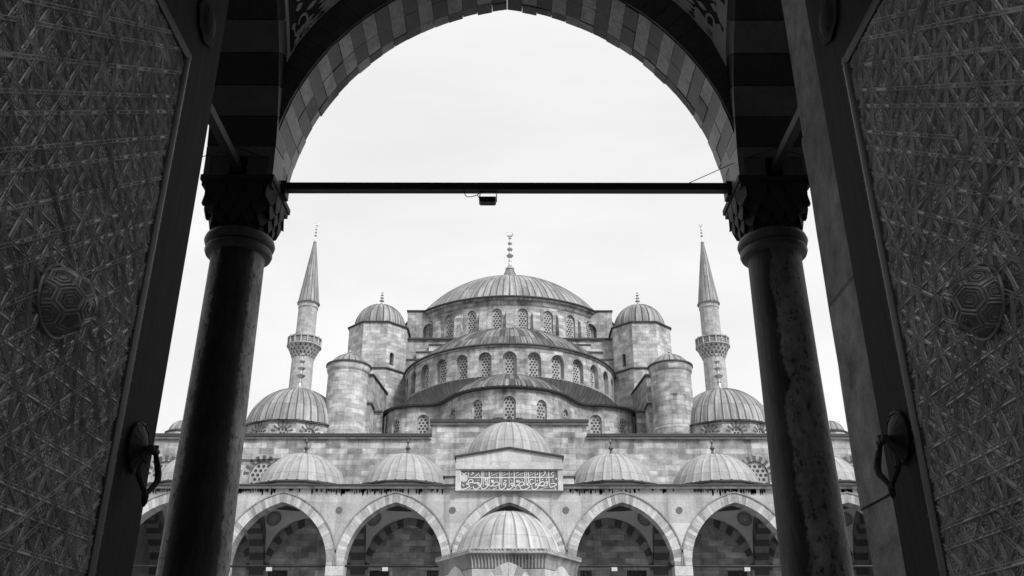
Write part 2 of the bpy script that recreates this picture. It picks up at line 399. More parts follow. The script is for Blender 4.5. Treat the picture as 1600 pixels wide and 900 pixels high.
# front wall above and behind the arcade
WY = 60.0
pl = lambda u, v, d: (u, WY + d, v)
mb = MB()
wops = [(sg * 16.6, 1.75, 13.6, 14.95, .92) for sg in (-1, 1)] + [(sg * 23.2, 1.75, 13.6, 14.95, .92) for sg in (-1, 1)]
low = [(x, 1.3, 5.2, 8.75, 0) for x in (-21.7, -14.9, -8.35, -5.2, 5.2, 8.2, 14.7, 21.7)] + [(0, 3.2, 0, 7.0, 2.4)]
tp = lambda u: 18.5 if abs(u) < 5.3 else 17.5
wall_open(mb, pl, -46, -5.3, 0, 17.5, [o for o in wops + low if o[0] < -5.3], .35, 0, 0)
wall_open(mb, pl, -5.3, 5.3, 0, 18.5, [o for o in low if abs(o[0]) < 5.3], .35, 0, 0)
wall_open(mb, pl, 5.3, 46, 0, 17.5, [o for o in wops + low if o[0] > 5.3], .35, 0, 0)
mb.box(-5.3, 5.3, 60.01, 60.7, 17.2, 18.5)
mb.box(-46, 46, 60.5, 61.2, 0, 17.4)
fw = mb.build('front_wall', M['wall_front'], mosque)
mb = MB()
for x0, x1, z in ((-46, -5.32, 17.5), (5.32, 46, 17.5), (-5.45, 5.45, 18.5)):
    mb.box(x0, x1, 59.72, 60.9, z, z + .2, 0); mb.box(x0, x1, 59.86, 60.4, z - .14, z - .003, 1)
mb.build('coping', [M['edge'], M['arcade']], mosque)
for o in wops:
    w = MB(); lattice(w, pl, o[0], o[1], o[2], o[3], o[4], .12, .34, .115)
    for i in range(9):
        a = R(4 + 172 * i / 8); da = .1; r0, r1 = o[1] / 2 + .04, o[1] / 2 + .42
        w.hexa([(o[0] + r * math.cos(a + s_ * da * (1 if r == r0 else .9)), y_, o[3] + r * math.sin(a + s_ * da * (1 if r == r0 else .9))) for y_ in (59.985, 60.05) for r, s_ in ((r0, -1), (r1, -1), (r1, 1), (r0, 1))], 2)
    w.build('lattice_window', [M['plate'], M['glass'], M['vous_d']], fw)
for o in low[:-1]:
    w = MB(); w.face([pl(o[0] - o[1] / 2, o[2], .3), pl(o[0] + o[1] / 2, o[2], .3), pl(o[0] + o[1] / 2, o[3], .3), pl(o[0] - o[1] / 2, o[3], .3)], 0)
    for i in range(1, 5): w.tube([(o[0] - .65 + .26 * i, 60.16, o[2]), (o[0] - .65 + .26 * i, 60.16, o[3])], .018, 5, 1)
    for i in range(1, 9): w.tube([(o[0] - .65, 60.16, o[3] - .4 * i), (o[0] + .65, 60.16, o[3] - .4 * i)], .018, 5, 1)
    w.box(o[0] - .8, o[0] + .8, 59.94, 60.02, o[3] + .003, o[3] + .16, 2)
    w.build('barred_window', [M['glass'], M['iron'], M['vous_g']], fw)
w = MB(); w.face([(-1.6, 60.34, 0), (1.6, 60.34, 0), (1.6, 60.34, 9.4), (-1.6, 60.34, 9.4)], 0); w.build('portal_shade_sheet', M['wood'], fw)  # flat dark sheet stands in for the shade inside the portal niche
# body, terrace
mb = MB(); mb.box(-45.5, 45.5, 61.2, 113, 0, 17.3, 0); mb.build('hall_block', M['wall'], mosque)
mb = MB(); mb.box(-12.0, 12.0, 79.4, 101, 17.3, 32.2, 0)
for sg in (-1, 1):
    mb.box(min(sg * 13.4, sg * 19.2), max(sg * 13.4, sg * 19.2), 79.5, 101, 17.3, 26.0, 0)
    for k in range(3): mb.box(min(sg * (6.2 + k * 1.15), sg * (7.6 + k * 1.15)), max(sg * (6.2 + k * 1.15), sg * (7.6 + k * 1.15)), 79.0 - k * .02, 79.43, 28, 31.5 - k * .75, 0)
    mb.box(sg * 16.7 - .25, sg * 16.7 + .25, 80, 81, 26.0, 27.3, 0)
mb.build('central_block', M['wall'], mosque)
mb = MB()
mb.box(-12.2, 12.2, 79.2, 101.2, 32.2, 32.38)
for sg in (-1, 1):
    mb.box(min(sg * 13.3, sg * 19.4), max(sg * 13.3, sg * 19.4), 79.35, 101.1, 26.0, 26.2)
    for k in range(3): mb.box(min(sg * (6.1 + k * 1.15), sg * (7.65 + k * 1.15)), max(sg * (6.1 + k * 1.15), sg * (7.65 + k * 1.15)), 78.93 - k * .02, 79.2, 31.5 - k * .75, 31.64 - k * .75)
mb.build('block_coping', M['edge'], mosque)

# exedra wall with undulating plan
half = [(0, 63), (1.4, 63.2), (2.65, 63.72), (3.75, 64.55), (4.55, 65.6), (5.1, 66.6), (5.65, 67.3), (6.4, 67.58), (7.4, 67.65), (8.4, 67.95), (9.3, 68.55), (9.9, 69.3), (10.25, 70.4)]
ctrl = [(-x, y) for x, y in half[:0:-1]] + half
def catmull(P, k=8):
    o = []
    for i in range(len(P) - 1):
        p0, p1, p2, p3 = P[max(i - 1, 0)], P[i], P[i + 1], P[min(i + 2, len(P) - 1)]
        for j in range(k):
            t = j / k
            o.append(tuple(.5 * ((2 * b) + (-a + c) * t + (2 * a - 5 * b + 4 * c - d) * t * t + (-a + 3 * b - 3 * c + d) * t ** 3) for a, b, c, d in zip(p0, p1, p2, p3)))
    return o + [P[-1]]
plan = catmull(ctrl); al = [0.0]
for a, b in zip(plan, plan[1:]): al.append(al[-1] + math.dist(a, b))
def on_plan(u, d=0.0):
    u = min(max(u, 0), al[-1] - 1e-6)
    i = max(j for j in range(len(al)) if al[j] <= u); i = min(i, len(plan) - 2)
    t = (u - al[i]) / (al[i + 1] - al[i]); a, b = Vector(plan[i]), Vector(plan[i + 1])
    i0, i1 = max(i - 1, 0), min(i + 2, len(plan) - 1)
    tg = (Vector(plan[i1]) - Vector(plan[i0])).normalized(); n = Vector((-tg.y, tg.x))
    p = a.lerp(b, t) + n * d
    return p.x, p.y
def ex_map(u, v, d): x, y = on_plan(u, d + .22); return (x, y, v)
def u_at_x(x): return min(range(len(plan)), key=lambda i: abs(plan[i][0] - x) + (0 if True else 0))
exo = []
for x, w, vb, vt in ((0, .98, 19.5, 21.5), (2.55, .88, 19.5, 21.4), (4.42, .8, 19.5, 21.2), (6.75, .9, 19.75, 21.45), (9.05, .85, 19.75, 21.3)):
    for sg in ((1,) if x == 0 else (-1, 1)):
        exo.append((al[u_at_x(sg * x)], w, vb, vt - w * .55, w * .55))
mb = MB(); wall_open(mb, ex_map, 0, al[-1], 17.3, 22.05, exo, .3, 0, 0, .45)
for sg in (-1, 1): mb.box(min(sg * 10.15, sg * 13.2), max(sg * 10.15, sg * 13.2), 69.5, 70.6, 17.3, 22.1, 0)
ew = mb.build('exedra_wall', M['wall'], mosque)
for o in exo:
    w = MB(); lattice(w, ex_map, o[0], o[1], o[2], o[3], o[4], .2, .27, .1); w.build('window', [M['plate'], M['glass']], ew)
mb = MB(); rows = []
for d, z in ((.2, 22.05), (-.05, 22.07), (-.12, 22.11), (-.13, 22.17), (.1, 22.22)):
    rows.append([(on_plan(u, d)[0], on_plan(u, d)[1], z) for u in [al[-1] * i / 150 for i in range(151)]])
mb.grid(rows)
for sg in (-1, 1): mb.box(min(sg * 10.2, sg * 13.2), max(sg * 10.2, sg * 13.2), 69.35, 70.7, 22.1, 22.24)
mb.build('exedra_eave', M['edge'], mosque, 40)
# lead skirt from the exedra eave up to the semi-dome drum
SD = (0.0, 79.0); SR = 9.55
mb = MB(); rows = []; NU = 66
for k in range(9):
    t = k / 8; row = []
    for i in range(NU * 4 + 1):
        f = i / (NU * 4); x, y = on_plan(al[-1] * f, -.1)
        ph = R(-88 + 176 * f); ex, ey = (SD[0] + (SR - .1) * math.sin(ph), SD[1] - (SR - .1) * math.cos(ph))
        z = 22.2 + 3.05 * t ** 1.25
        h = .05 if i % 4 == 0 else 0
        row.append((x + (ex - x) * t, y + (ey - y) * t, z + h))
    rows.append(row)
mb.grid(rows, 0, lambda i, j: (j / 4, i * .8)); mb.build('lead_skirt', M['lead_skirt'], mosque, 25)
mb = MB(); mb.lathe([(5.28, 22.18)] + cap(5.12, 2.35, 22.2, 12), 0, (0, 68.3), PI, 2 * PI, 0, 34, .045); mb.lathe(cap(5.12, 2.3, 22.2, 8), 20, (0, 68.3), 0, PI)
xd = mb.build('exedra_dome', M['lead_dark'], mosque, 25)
mb = MB(); mb.lathe([(.3, 24.35), (.28, 24.5), (.1, 24.65), (.16, 24.8), (.001, 25.0)], 8, (0, 68.3)); mb.build('finial', M['gold'], xd, 40)

# upper semi-dome and its drum
def cyl(c, r): return lambda u, v, d: (c[0] + (r - d) * math.sin(u / r), c[1] - (r - d) * math.cos(u / r), v)
sdm = cyl(SD, SR); st = SR * R(12.4)
sops = [(k * st, 1.16, 25.25, 26.75, .6) for k in range(-7, 8)]
mb = MB(); wall_open(mb, sdm, -SR * R(96), SR * R(96), 24.0, 27.7, sops, .42, 0, 0, .6)
mb.lathe([(SR, 27.7), (SR + .06, 27.72), (SR + .12, 27.8), (SR + .12, 27.86)], 64, SD, PI - .1, 2 * PI + .1, 0)
sw = mb.build('semi_dome_drum', M['wall'], mosque, 30)
for o in sops:
    w = MB(); lattice(w, sdm, o[0], o[1], o[2], o[3], o[4], .4, .27, .098, .1); w.build('window', [M['plate'], M['glass']], sw)
mb = MB(); mb.lathe([(SR + .05, 27.86), (SR + .26, 27.87), (SR + .27, 27.95), (SR + .2, 28.03), (9.3, 28.08)], 90, SD, PI - .1, 2 * PI + .1); mb.build('semi_dome_eave', M['edge'], mosque, 30)
mb = MB(); mb.lathe([(9.5, 28.02)] + cap(9.25, 4.28, 28.06, 14), 0, SD, PI - .15, 2 * PI + .15, 0, 62, .055); mb.build('semi_dome', M['lead_dark'], mosque, 22)

# main drum and dome
DR = 11.15; dm = cyl((CX, CY), DR); step = 2 * PI / 28
dops = [((k + .5) * step * DR, 1.0, 33.0, 34.75, .52) for k in range(-8, 8)]
mb = MB(); wall_open(mb, dm, -DR * R(112), DR * R(112), 31.8, 35.55, dops, .28, 0, 0, .6)
mb.lathe([(DR, 35.55), (DR + .1, 35.65), (DR + .2, 35.95), (DR + .42, 36.1), (DR + .42, 36.25)], 96, (CX, CY))
for k in range(-8, 9):
    a = k * step; n = Vector((math.sin(a), -math.cos(a), 0)); t = Vector((math.cos(a), math.sin(a), 0)); c0 = Vector((CX, CY, 0))
    def pp(r, s_, z): v = c0 + n * r + t * s_; return (v.x, v.y, z)
    w_ = .36
    mb.hexa([pp(DR - .05, -w_, 31.8), pp(DR - .05, w_, 31.8), pp(DR + .5, w_, 31.8), pp(DR + .5, -w_, 31.8), pp(DR - .05, -w_, 35.1), pp(DR - .05, w_, 35.1), pp(DR + .36, w_, 34.55), pp(DR + .36, -w_, 34.55)])
md = mb.build('main_drum', M['wall'], mosque, 30)
for o in dops:
    w = MB(); lattice(w, dm, o[0], o[1], o[2], o[3], o[4], .2, .27, .1); w.build('window', [M['plate'], M['glass']], md)
mb = MB(); mb.lathe([(DR + .3, 36.25), (DR + .56, 36.26), (DR + .58, 36.36), (DR + .45, 36.46), (11.35, 36.5)], 110, (CX, CY)); mb.lathe([(DR + .6, 31.7), (DR + .9, 31.75), (DR + .9, 31.95), (DR - .02, 32.45)], 80, (CX, CY)); mb.build('drum_edging', M['edge'], mosque, 30)
mb = MB(); mb.lathe([(11.5, 36.42), (10.75, 36.66)] + cap(10.55, 6.02, 36.75, 18, 1.0), 0, (CX, CY), 0, 2 * PI, 0, 100, .06)
mb.lathe([(2.5, 42.35), (1.75, 42.75), (1.15, 43.25), (.7, 43.95), (.42, 44.7), (.36, 44.95)], 0, (CX, CY), 0, 2 * PI, 0, 22, .06)
dome = mb.build('main_dome', M['lead'], mosque, 22)
finial('finial', M['gold'], dome, CX, CY, 44.75, 4.85, 1.6)

# flying buttress blocks beside the main drum
for sg in (-1, 1):
    mb = MB(); fm = lambda u, v, d: (sg * u, 82.2 + d, v)
    wall_open(mb, fm, 6.9, 10.15, 32.3, 36.35, [(7.95, 1.25, 32.5, 34.3, .75)], 1.9, 0, 0)
    mb.face([fm(6.9, 36.35, 0), fm(10.15, 36.35, 0), fm(10.15, 36.35, 1.9), fm(6.9, 36.35, 1.9)])
    for u in (6.9, 10.15): mb.face([fm(u, 32.3, 0), fm(u, 36.35, 0), fm(u, 36.35, 1.9), fm(u, 32.3, 1.9)])
    mb.box(min(sg * 10.15, sg * 11.6), max(sg * 10.15, sg * 11.6), 82.6, 84, 32.3, 34.6)
    mb.build('buttress_arch', M['wall'], mosque)
    mb = MB(); mb.box(min(sg * 6.75, sg * 10.25), max(sg * 6.75, sg * 10.25), 82.05, 84.2, 36.353, 36.45); mb.box(min(sg * 10.26, sg * 11.7), max(sg * 10.26, sg * 11.7), 82.5, 84.1, 34.6, 34.7); mb.build('buttress_coping', M['edge'], mosque)

# weight towers, round turrets, stepped buttresses, corner domes
def octmap(c, Rc, k):
    a0 = R(-90 - 22.5 + 45 * k); a1 = a0 + R(45); p = Vector((c[0] + Rc * math.cos(a0), c[1] + Rc * math.sin(a0))); q = Vector((c[0] + Rc * math.cos(a1), c[1] + Rc * math.sin(a1)))
    t = (q - p).normalized(); n = Vector((-t.y, t.x))
    return (lambda u, v, d: ((p + t * u + n * d).x, (p + t * u + n * d).y, v)), (q - p).length
for sg in (-1, 1):
    c = (sg * 12.4, 79.5); mb = MB()
    for k in range(8):
        f, w_ = octmap(c, 2.93, k); ops = [(w_ * (.5 if sg > 0 else .3), .48, 28.9, 29.9, .25)] if (k == (1 if sg < 0 else 7)) else []
        wall_open(mb, f, 0, w_, 28.4, 32.95, ops, .3)
        if ops: mb.face([f(ops[0][0] - .26, 28.8, .28), f(ops[0][0] + .26, 28.8, .28), f(ops[0][0] + .26, 30.2, .28), f(ops[0][0] - .26, 30.2, .28)], 1)
        f, w_ = octmap(c, 3.3, k); wall_open(mb, f, 0, w_, 17.3, 28.35, [], 0)
        mb.face([f(0, 28.4, 0), f(w_, 28.4, 0), (c[0], c[1], 28.4)])
    tw = mb.build('weight_tower', [M['turret'], M['glass']], mosque)
    mb = MB(); mb.lathe([(2.9, 32.95), (3.1, 32.96), (3.1, 33.06), (2.5, 33.16)], 8, c, turn=R(22.5)); mb.build('tower_eave', M['edge'], tw); mb = MB(); mb.lathe([(3.25, 28.3), (3.45, 28.32), (3.45, 28.42), (2.9, 28.56)], 8, c, turn=R(22.5)); mb.build('tower_ledge', M['edge'], tw)
    mb = MB(); mb.lathe([(2.5, 33.1)] + cap(2.34, 2.6, 33.12, 12, .2), 0, c, 0, 2 * PI, 0, 24, .09); mb.build('tower_dome', M['lead'], tw, 25)
    finial('finial', M['gold'], tw, c[0], c[1], 35.6, 1.9, .95, False)
    # round turret
    c = (sg * 12.5, 66.0); mb = MB()
    mb.lathe([(1.72, 17.3), (1.72, 19.55), (1.6, 19.7), (1.57, 19.9), (1.55, 24.05), (1.6, 24.1), (1.68, 24.35), (1.68, 24.62)], 40, c)
    rt = mb.build('round_turret', M['turret'] if sg < 0 else M['wall'], mosque, 30)
    mb = MB(); mb.lathe([(1.6, 24.62), (1.76, 24.63), (1.76, 24.74), (1.5, 24.84), (1.4, 24.86)], 40, c); mb.build('turret_eave', M['edge'], rt, 30)
    mb = MB(); mb.lathe([(1.5, 24.8)] + cap(1.42, .85, 24.84, 8), 0, c, 0, 2 * PI, 0, 18, .05); mb.build('turret_cap', M['lead'], rt, 25)
    mb = MB(); mb.lathe([(.16, 25.66), (.15, 25.75), (.06, 25.85), (.12, 25.95), (.001, 26.15)], 8, c); mb.build('finial', M['gold'], rt, 40)
    # stepped buttress running back to the tower
    xi, xo = sg * 10.95, sg * 13.8
    a, b = min(xi, xo), max(xi, xo); mb = MB()
    mb.hexa([(a, 68.2, 17.3), (b, 68.2, 17.3), (b, 78, 17.3), (a, 78, 17.3), (a, 68.2, 24.75), (b, 68.2, 24.75), (b, 78, 26.1), (a, 78, 26.1)], 0)
    mb.box(min(sg * 10.7, sg * 12.2), max(sg * 10.7, sg * 12.2), 66.6, 68.19, 17.3, 21.9, 0)
    mb.hexa([(a - .1, 68.05, 24.76), (b + .1, 68.05, 24.76), (b + .1, 78, 26.13), (a - .1, 78, 26.13), (a - .1, 68.05, 24.9), (b + .1, 68.05, 24.9), (b + .1, 78, 26.27), (a - .1, 78, 26.27)], 1)
    mb.box(min(sg * 10.6, sg * 12.3), max(sg * 10.6, sg * 12.3), 66.5, 68.18, 21.9, 22.03, 1)
    mb.build('stepped_buttress', [M['wall'], M['edge']], mosque)
    # corner dome
    c = (sg * 16.45, 67.0); mb = MB(); wins = []
    for k in range(12):
        a0 = R(-90 - 15 + 30 * k); a1 = a0 + R(30); p = Vector((c[0] + 3.92 * math.cos(a0), c[1] + 3.92 * math.sin(a0))); q = Vector((c[0] + 3.92 * math.cos(a1), c[1] + 3.92 * math.sin(a1)))
        t = (q - p).normalized(); n = Vector((-t.y, t.x)); w_ = (q - p).length
        f = (lambda p, t, n: lambda u, v, d: ((p + t * u + n * d).x, (p + t * u + n * d).y, v))(p, t, n)
        o = (w_ / 2, .9, 17.6, 18.75, .46)
        wall_open(mb, f, 0, w_, 17.3, 19.55, [o], .2)
        if k in (10, 11, 0, 1, 2): wins.append((f, o))
    cdm = mb.build('corner_dome_drum', M['wall'], mosque)
    for f, o in wins:
        w = MB(); lattice(w, f, o[0], o[1], o[2], o[3], o[4], .14, .24, .085)
        for i in range(7):
            a = R(12 + 156 * i / 6)
            w.hexa([f(o[0] + r * math.cos(a + s_ * .12), o[3] + r * math.sin(a + s_ * .12), d_) for d_ in (-.015, .05) for r, s_ in ((.49, -1), (.8, -.8), (.8, .8), (.49, 1))], 2)
        w.build('window', [M['plate'], M['glass'], M['vous_d']], cdm)
    mb = MB(); mb.lathe([(3.9, 19.55), (4.08, 19.56), (4.08, 19.66), (3.85, 19.76)], 12, c, turn=R(-15)); mb.build('corner_dome_eave', M['edge'], mosque)
    mb = MB(); mb.lathe([(4.0, 19.66)] + cap(3.75, 3.38, 19.74, 14, .3), 0, c, 0, 2 * PI, 0, 42, .05)
    cdo = mb.build('corner_dome', M['lead'], mosque, 22)
    finial('finial', M['gold'], cdo, c[0], c[1], 23.0, 3.75, 1.5, False)
    # little dome further out on the roof
    c = (sg * 22.7 + (-.6 if sg < 0 else .2), 62.4); mb = MB(); mb.lathe([(1.15, 17.3), (1.15, 18.3)], 12, c, m=1); mb.lathe([(1.0, 18.3), (1.22, 18.31), (1.22, 18.4), (1.0, 18.5)], 12, c, m=2)
    mb.lathe([(1.0, 18.5)] + cap(.95, .82, 18.5, 8), 0, c, 0, 2 * PI, 0, 14, .04); mb.build('roof_cupola', [M['lead'], M['wall'], M['edge']], mosque, 25)

# ------------------------------------------------------------------ minarets
def minaret(x, label):
    t = thing('minaret', (x, 112, 0), label, 'minaret', 'minarets behind the mosque'); c = (x, 112)
    mb = MB(); mb.lathe([(1.55, 17), (1.5, 30), (1.44, 42.2)], 16, c); mb.lathe([(1.3, 44.3), (1.27, 49.4), (1.36, 49.45), (1.36, 49.6), (1.3, 49.65), (1.3, 49.95), (1.42, 50.0), (1.42, 50.12)], 16, c)
    mb.build('shaft', M['minaret'], t)
    mb = MB(); n = 20
    for i, (r0, r1, z0, z1) in enumerate(((1.42, 1.62, 42.0, 42.55), (1.55, 1.82, 42.45, 43.0), (1.75, 2.02, 42.9, 43.45), (1.95, 2.2, 43.35, 43.8))):
        mb.lathe([(r0 - .1, z0 + .25), (r1 - .1, z1)], 32, c)
        for k in range(n):
            a = 2 * PI * (k + (i % 2) * .5) / n; w_ = PI / n * .8
            def pp(r, s_, z): return (c[0] + r * math.cos(a + s_ * w_), c[1] + r * math.sin(a + s_ * w_), z)
            mb.hexa([pp(r0 - .12, -.3, z0), pp(r0 - .12, .3, z0), pp(r0 - .02, .3, z0), pp(r0 - .02, -.3, z0), pp(r0 - .12, -1, z1), pp(r0 - .12, 1, z1), pp(r1, 1, z1), pp(r1, -1, z1)])
    mb.lathe([(1.3, 43.8), (2.28, 43.81), (2.28, 43.95), (1.3, 43.96)], 32, c)
    b = mb.build('balcony', M['minaret'], t)
    mb = MB(); mb.lathe([(2.12, 43.95), (2.12, 44.85)], 16, c, m=0); mb.lathe([(2.1, 44.85), (2.28, 44.86), (2.28, 45.0), (2.08, 45.0), (2.08, 43.95)], 16, c)
    for k in range(16):
        a = 2 * PI * k / 16; mb.lathe([(.09, 43.95), (.09, 45.1), (.001, 45.22)], 6, (c[0] + 2.18 * math.cos(a), c[1] + 2.18 * math.sin(a)))
        for j in range(1, 6):
            for zz in (44.2, 44.45, 44.7):
                aa = a + 2 * PI / 16 * j / 6; rr = 2.13 * math.cos(PI / 16) / math.cos(2 * PI / 16 * j / 6 - PI / 16) + .012
                q = Vector((c[0] + rr * math.cos(aa), c[1] + rr * math.sin(aa), zz)); tt = Vector((-math.sin(aa), math.cos(aa), 0))
                mb.face([q + tt * .05 * math.cos(i * PI / 3) + Vector((0, 0, .09 * math.sin(i * PI / 3))) for i in range(6)], 1)
    mb.build('parapet', [M['minaret'], M['glass']], t)
    mb = MB(); mb.lathe([(1.5, 50.1), (1.52, 50.22), (1.4, 50.3), (1.05, 53.0), (.62, 56.3), (.2, 59.5), (.14, 59.8)], 0, c, 0, 2 * PI, 0, 16, .035)
    mb.build('cone', M['lead'], t, 15)
    finial('finial', M['gold'], t, x, 112, 59.6, 3.1, .8)
    return t
minaret(-27.45, 'slender stone minaret with lead cone, rising left of the great dome')
minaret(27.1, 'slender stone minaret with lead cone, rising right of the great dome')

# ------------------------------------------------------------------ the courtyard arcade in front of the mosque
arc = thing('courtyard_arcade', (0, 52, 0), 'long pale marble arcade of pointed arches under a row of small lead domes', 'arcade')
AY = 52.0; AH, AR, AS = 2.76, 3.5, 8.0; BAYS = [6.5 * k for k in range(-3, 4)]
am = lambda u, v, d: (u, AY + d, v)
mb = MB()
ops = [(x, 2 * (AH + .25), AS - 2, AS, AR + .25) for x in BAYS]
wall_open(mb, am, -23.1, 23.1, AS - .02, 12.27, [(x, w, AS - .02, s_, r_) for x, w, _, s_, r_ in ops], 0, 0, 0, 1.5, ns=14)
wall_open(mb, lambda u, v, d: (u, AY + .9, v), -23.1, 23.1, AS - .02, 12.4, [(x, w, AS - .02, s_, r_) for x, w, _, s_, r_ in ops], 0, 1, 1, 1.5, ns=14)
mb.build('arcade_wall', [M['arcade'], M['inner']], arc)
for x in BAYS:
    mb = MB(); voussoirs(mb, lambda u, v, d: (x + u, AY + d, v), AH, AR, .52, -.05, .93, 24, [random.choice((0, 1, 2, 0, 1, 4)) for _ in range(21)] + [4, 1, 4], .004, .008, AS)
    voussoirs(mb, lambda u, v, d: (x + u, AY + d, v), AH + .525, AR + .54, .07, -.1, .02, 24, (3,), .0, .0, AS)
    # raised outer moulding
    mb.build('arch_ring', [M['vous_l'], M['vous_g'], M['arcade'], M['mould'], M['vous_m']], arc)
mb = MB()
for x0, x1 in ((-23.4, -3.104), (3.104, 23.4)): mb.box(x0, x1, AY - .2, AY + .6, 12.27, 12.4, 0)
mb.build('cornice', M['arcade'], arc)
mb = MB(); mb.box(-23.5, -3.104, AY - .34, AY + .5, 12.4, 12.49, 0); mb.box(3.104, 23.5, AY - .34, AY + .5, 12.4, 12.49, 0); mb.box(-23.5, 23.5, AY + .502, AY + 8, 12.4, 12.49, 0); mb.build('roof_edge', M['edge'], arc)
mb = MB(); x = -23.0
while x < 23:
    h = random.uniform(.16, .4) * (1 if random.random() > .3 else .6); w_ = random.uniform(.025, .07)
    if abs(x) > 3.4 and random.random() > .3 + .4 * math.sin(x * .97 + 1.1 * math.sin(x * .41)):
        zt = 12.267; mb.hexa([(x - w_, AY - .012, zt - h * .6), (x - w_ * .3, AY - .012, zt - h), (x + w_ * .3, AY - .012, zt - h), (x + w_, AY - .012, zt - h * .6), (x - w_, AY + .01, zt), (x - w_ * .3, AY - .012, zt), (x + w_ * .3, AY - .012, zt), (x + w_, AY + .01, zt)][:4] + [(x - w_, AY - .012, zt), (x - w_ * .3, AY - .012, zt), (x + w_ * .3, AY - .012, zt), (x + w_, AY - .012, zt)])
    x += random.uniform(.1, .17)
mb.build('drip_frieze', M['stain'], arc)
for k in range(8):
    x = -22.75 + 6.5 * k
    mb = MB(); c = (x, AY + .45)
    mb.lathe([(.42, 0), (.42, .3), (.34, .4), (.32, 6.6), (.4, 6.7), (.36, 6.8), (.38, 7.0), (.5, 7.45)], 20, c)
    mb.box(x - .5, x + .5, AY - .06, AY + .96, 7.45, 7.98)
    mb.build('column', M['vous_l'], arc, 35)
for x in BAYS:
    if x == 0: continue
    mb = MB()
    mb.tube([(x - AH - .2, AY + .45, 8.02), (x + AH + .2, AY + .45, 8.02)], .06, 6)
    mb.build('tie_rod', M['iron'], arc)
for k in range(-3, 3):
    x = 3.25 + 6.5 * k
    mb = MB(); rr = [(x + .19 * math.cos(2 * PI * i / 16), AY - .03, 11.06 + .19 * math.sin(2 * PI * i / 16)) for i in range(16)]
    mb.face(rr); mb.grid([rr, [(a, AY + .02, b) for a, _, b in rr]], 0, None, True); mb.build('spandrel_disc', M['disc'], arc)
# vaults behind the arches
for x in BAYS:
    mb = MB(); a, b = 2.8, 3.53; D2 = a * a + b * b + .02; yc = AY + .9 + b + .02; rows = []
    k_, zc = .9, 9.5
    for i in range(15):
        yy = -b + 2 * b * i / 14
        rows.append([(x - a + 2 * a * j / 14, yc + yy, zc + k_ * math.sqrt(D2 - (-a + 2 * a * j / 14) ** 2 - yy * yy)) for j in range(15)])
    mb.grid(rows); v = mb.build('vault', M['plaster'], arc, 60)
    for sx in (-1, 1):
        for sy in (1,):
            qx, qy = sx * 2.35, sy * 2.75; qz = math.sqrt(D2 - qx * qx - qy * qy); nrm = Vector((-qx, -qy, -qz * .9)).normalized()
            cpt = Vector((x + qx, yc + qy, zc + k_ * qz)) + nrm * .16; t1 = nrm.cross(Vector((0, 0, 1))).normalized(); t2 = nrm.cross(t1)
            mb = MB(); ring = lambda r: [cpt + (t1 * math.cos(2 * PI * i / 20) + t2 * math.sin(2 * PI * i / 20)) * r for i in range(20)]
            mb.face(ring(.5), 0)
            for i in range(20):
                for rr_ in (.2, .33, .44):
                    an = 2 * PI * (i + (.5 if rr_ == .33 else 0)) / 20; q = cpt + (t1 * math.cos(an) + t2 * math.sin(an)) * rr_ + nrm * .01
                    mb.face([q + (t1 * math.cos(j * PI / 2) + t2 * math.sin(j * PI / 2)) * .055 * rr_ / .4 for j in range(4)], 1)
            mb.build('medallion', [M['rosette'], M['paint']], v)
    # painted band round the small cupola, and the wall arch
    mb = MB()
    for i in range(40):
        an = 2 * PI * i / 40; r0, r1 = 2.05, 2.35
        pz = lambda r: zc + k_ * math.sqrt(D2 - r * r) - .03
        if i % 2 == 0:
            mb.face([(x + r * math.cos(an + s_), yc + r * math.sin(an + s_), pz(r)) for r, s_ in ((r0, -.05), (r1, -.05), (r1, .07), (r0, .07))])
    for r in (1.95, 2.42):
        mb.grid([[(x + (r + q) * math.cos(2 * PI * i / 40), yc + (r + q) * math.sin(2 * PI * i / 40), zc + k_ * math.sqrt(D2 - (r + q) ** 2) - .03) for i in range(40)] for q in (0, .05)], 0, None, True)
    mb.build('painted_band', M['paint'], v)
    mb = MB(); voussoirs(mb, lambda u, v_, d: (x + u, 59.93 + d, v_), 2.62, 3.25, .5, 0, .05, 11, (0, 1), .004, .006, 8.35); mb.build('wall_arch', [M['vous_m'], M['vous_dim']], arc)
for k in range(8):
    x = -22.75 + 6.5 * k; mb = MB()
    P = lambda u, v, d: (x - .45 + d, AY + 4.43 + u, v)
    voussoirs(mb, P, 3.45, 3.62, .5, 0, .9, 12, (0, 1), .004, .004, 8.0)
    for d in (.03, .87): wall_open(mb, lambda u, v, d_: (x - .45 + d, AY + 4.43 + u, v), -3.5, 3.5, 8.0, 12.4, [(0, 7.0, 8.0, 8.0, 3.7)], 0, 2, 2, ns=10)
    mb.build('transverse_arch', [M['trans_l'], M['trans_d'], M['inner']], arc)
# domes
for k, x in zip(range(-3, 4), BAYS):
    cen = k == 0; c = (x * .992, AY + 4.0); z0 = 14.75 if cen else 13.02
    mb = MB(); mb.lathe([(3.2, 12.45), (3.1, z0 - .14)], 12, c, m=1, turn=R(15))
    mb.lathe([(3.05, z0 - .14), (3.32, z0 - .13), (3.32, z0 - .04), (2.85, z0 + .08)], 12, c, m=2, turn=R(15))
    mb.lathe([(2.95, z0 + .04), (2.78, z0 + .1)] + cap(2.72, 2.42 if cen else 2.14, z0 + .12, 14, .12), 0, c, 0, 2 * PI, 0, 30, .04)
    d = mb.build('dome', [M['lead_pale'], M['arcade'], M['edge']], arc, 22)
    top = z0 + .1 + (2.42 if cen else 2.14)
    knob_finial('finial', M['finial_dark'], d, c[0], c[1], top - .1, .95 if cen else 1.4, .17)
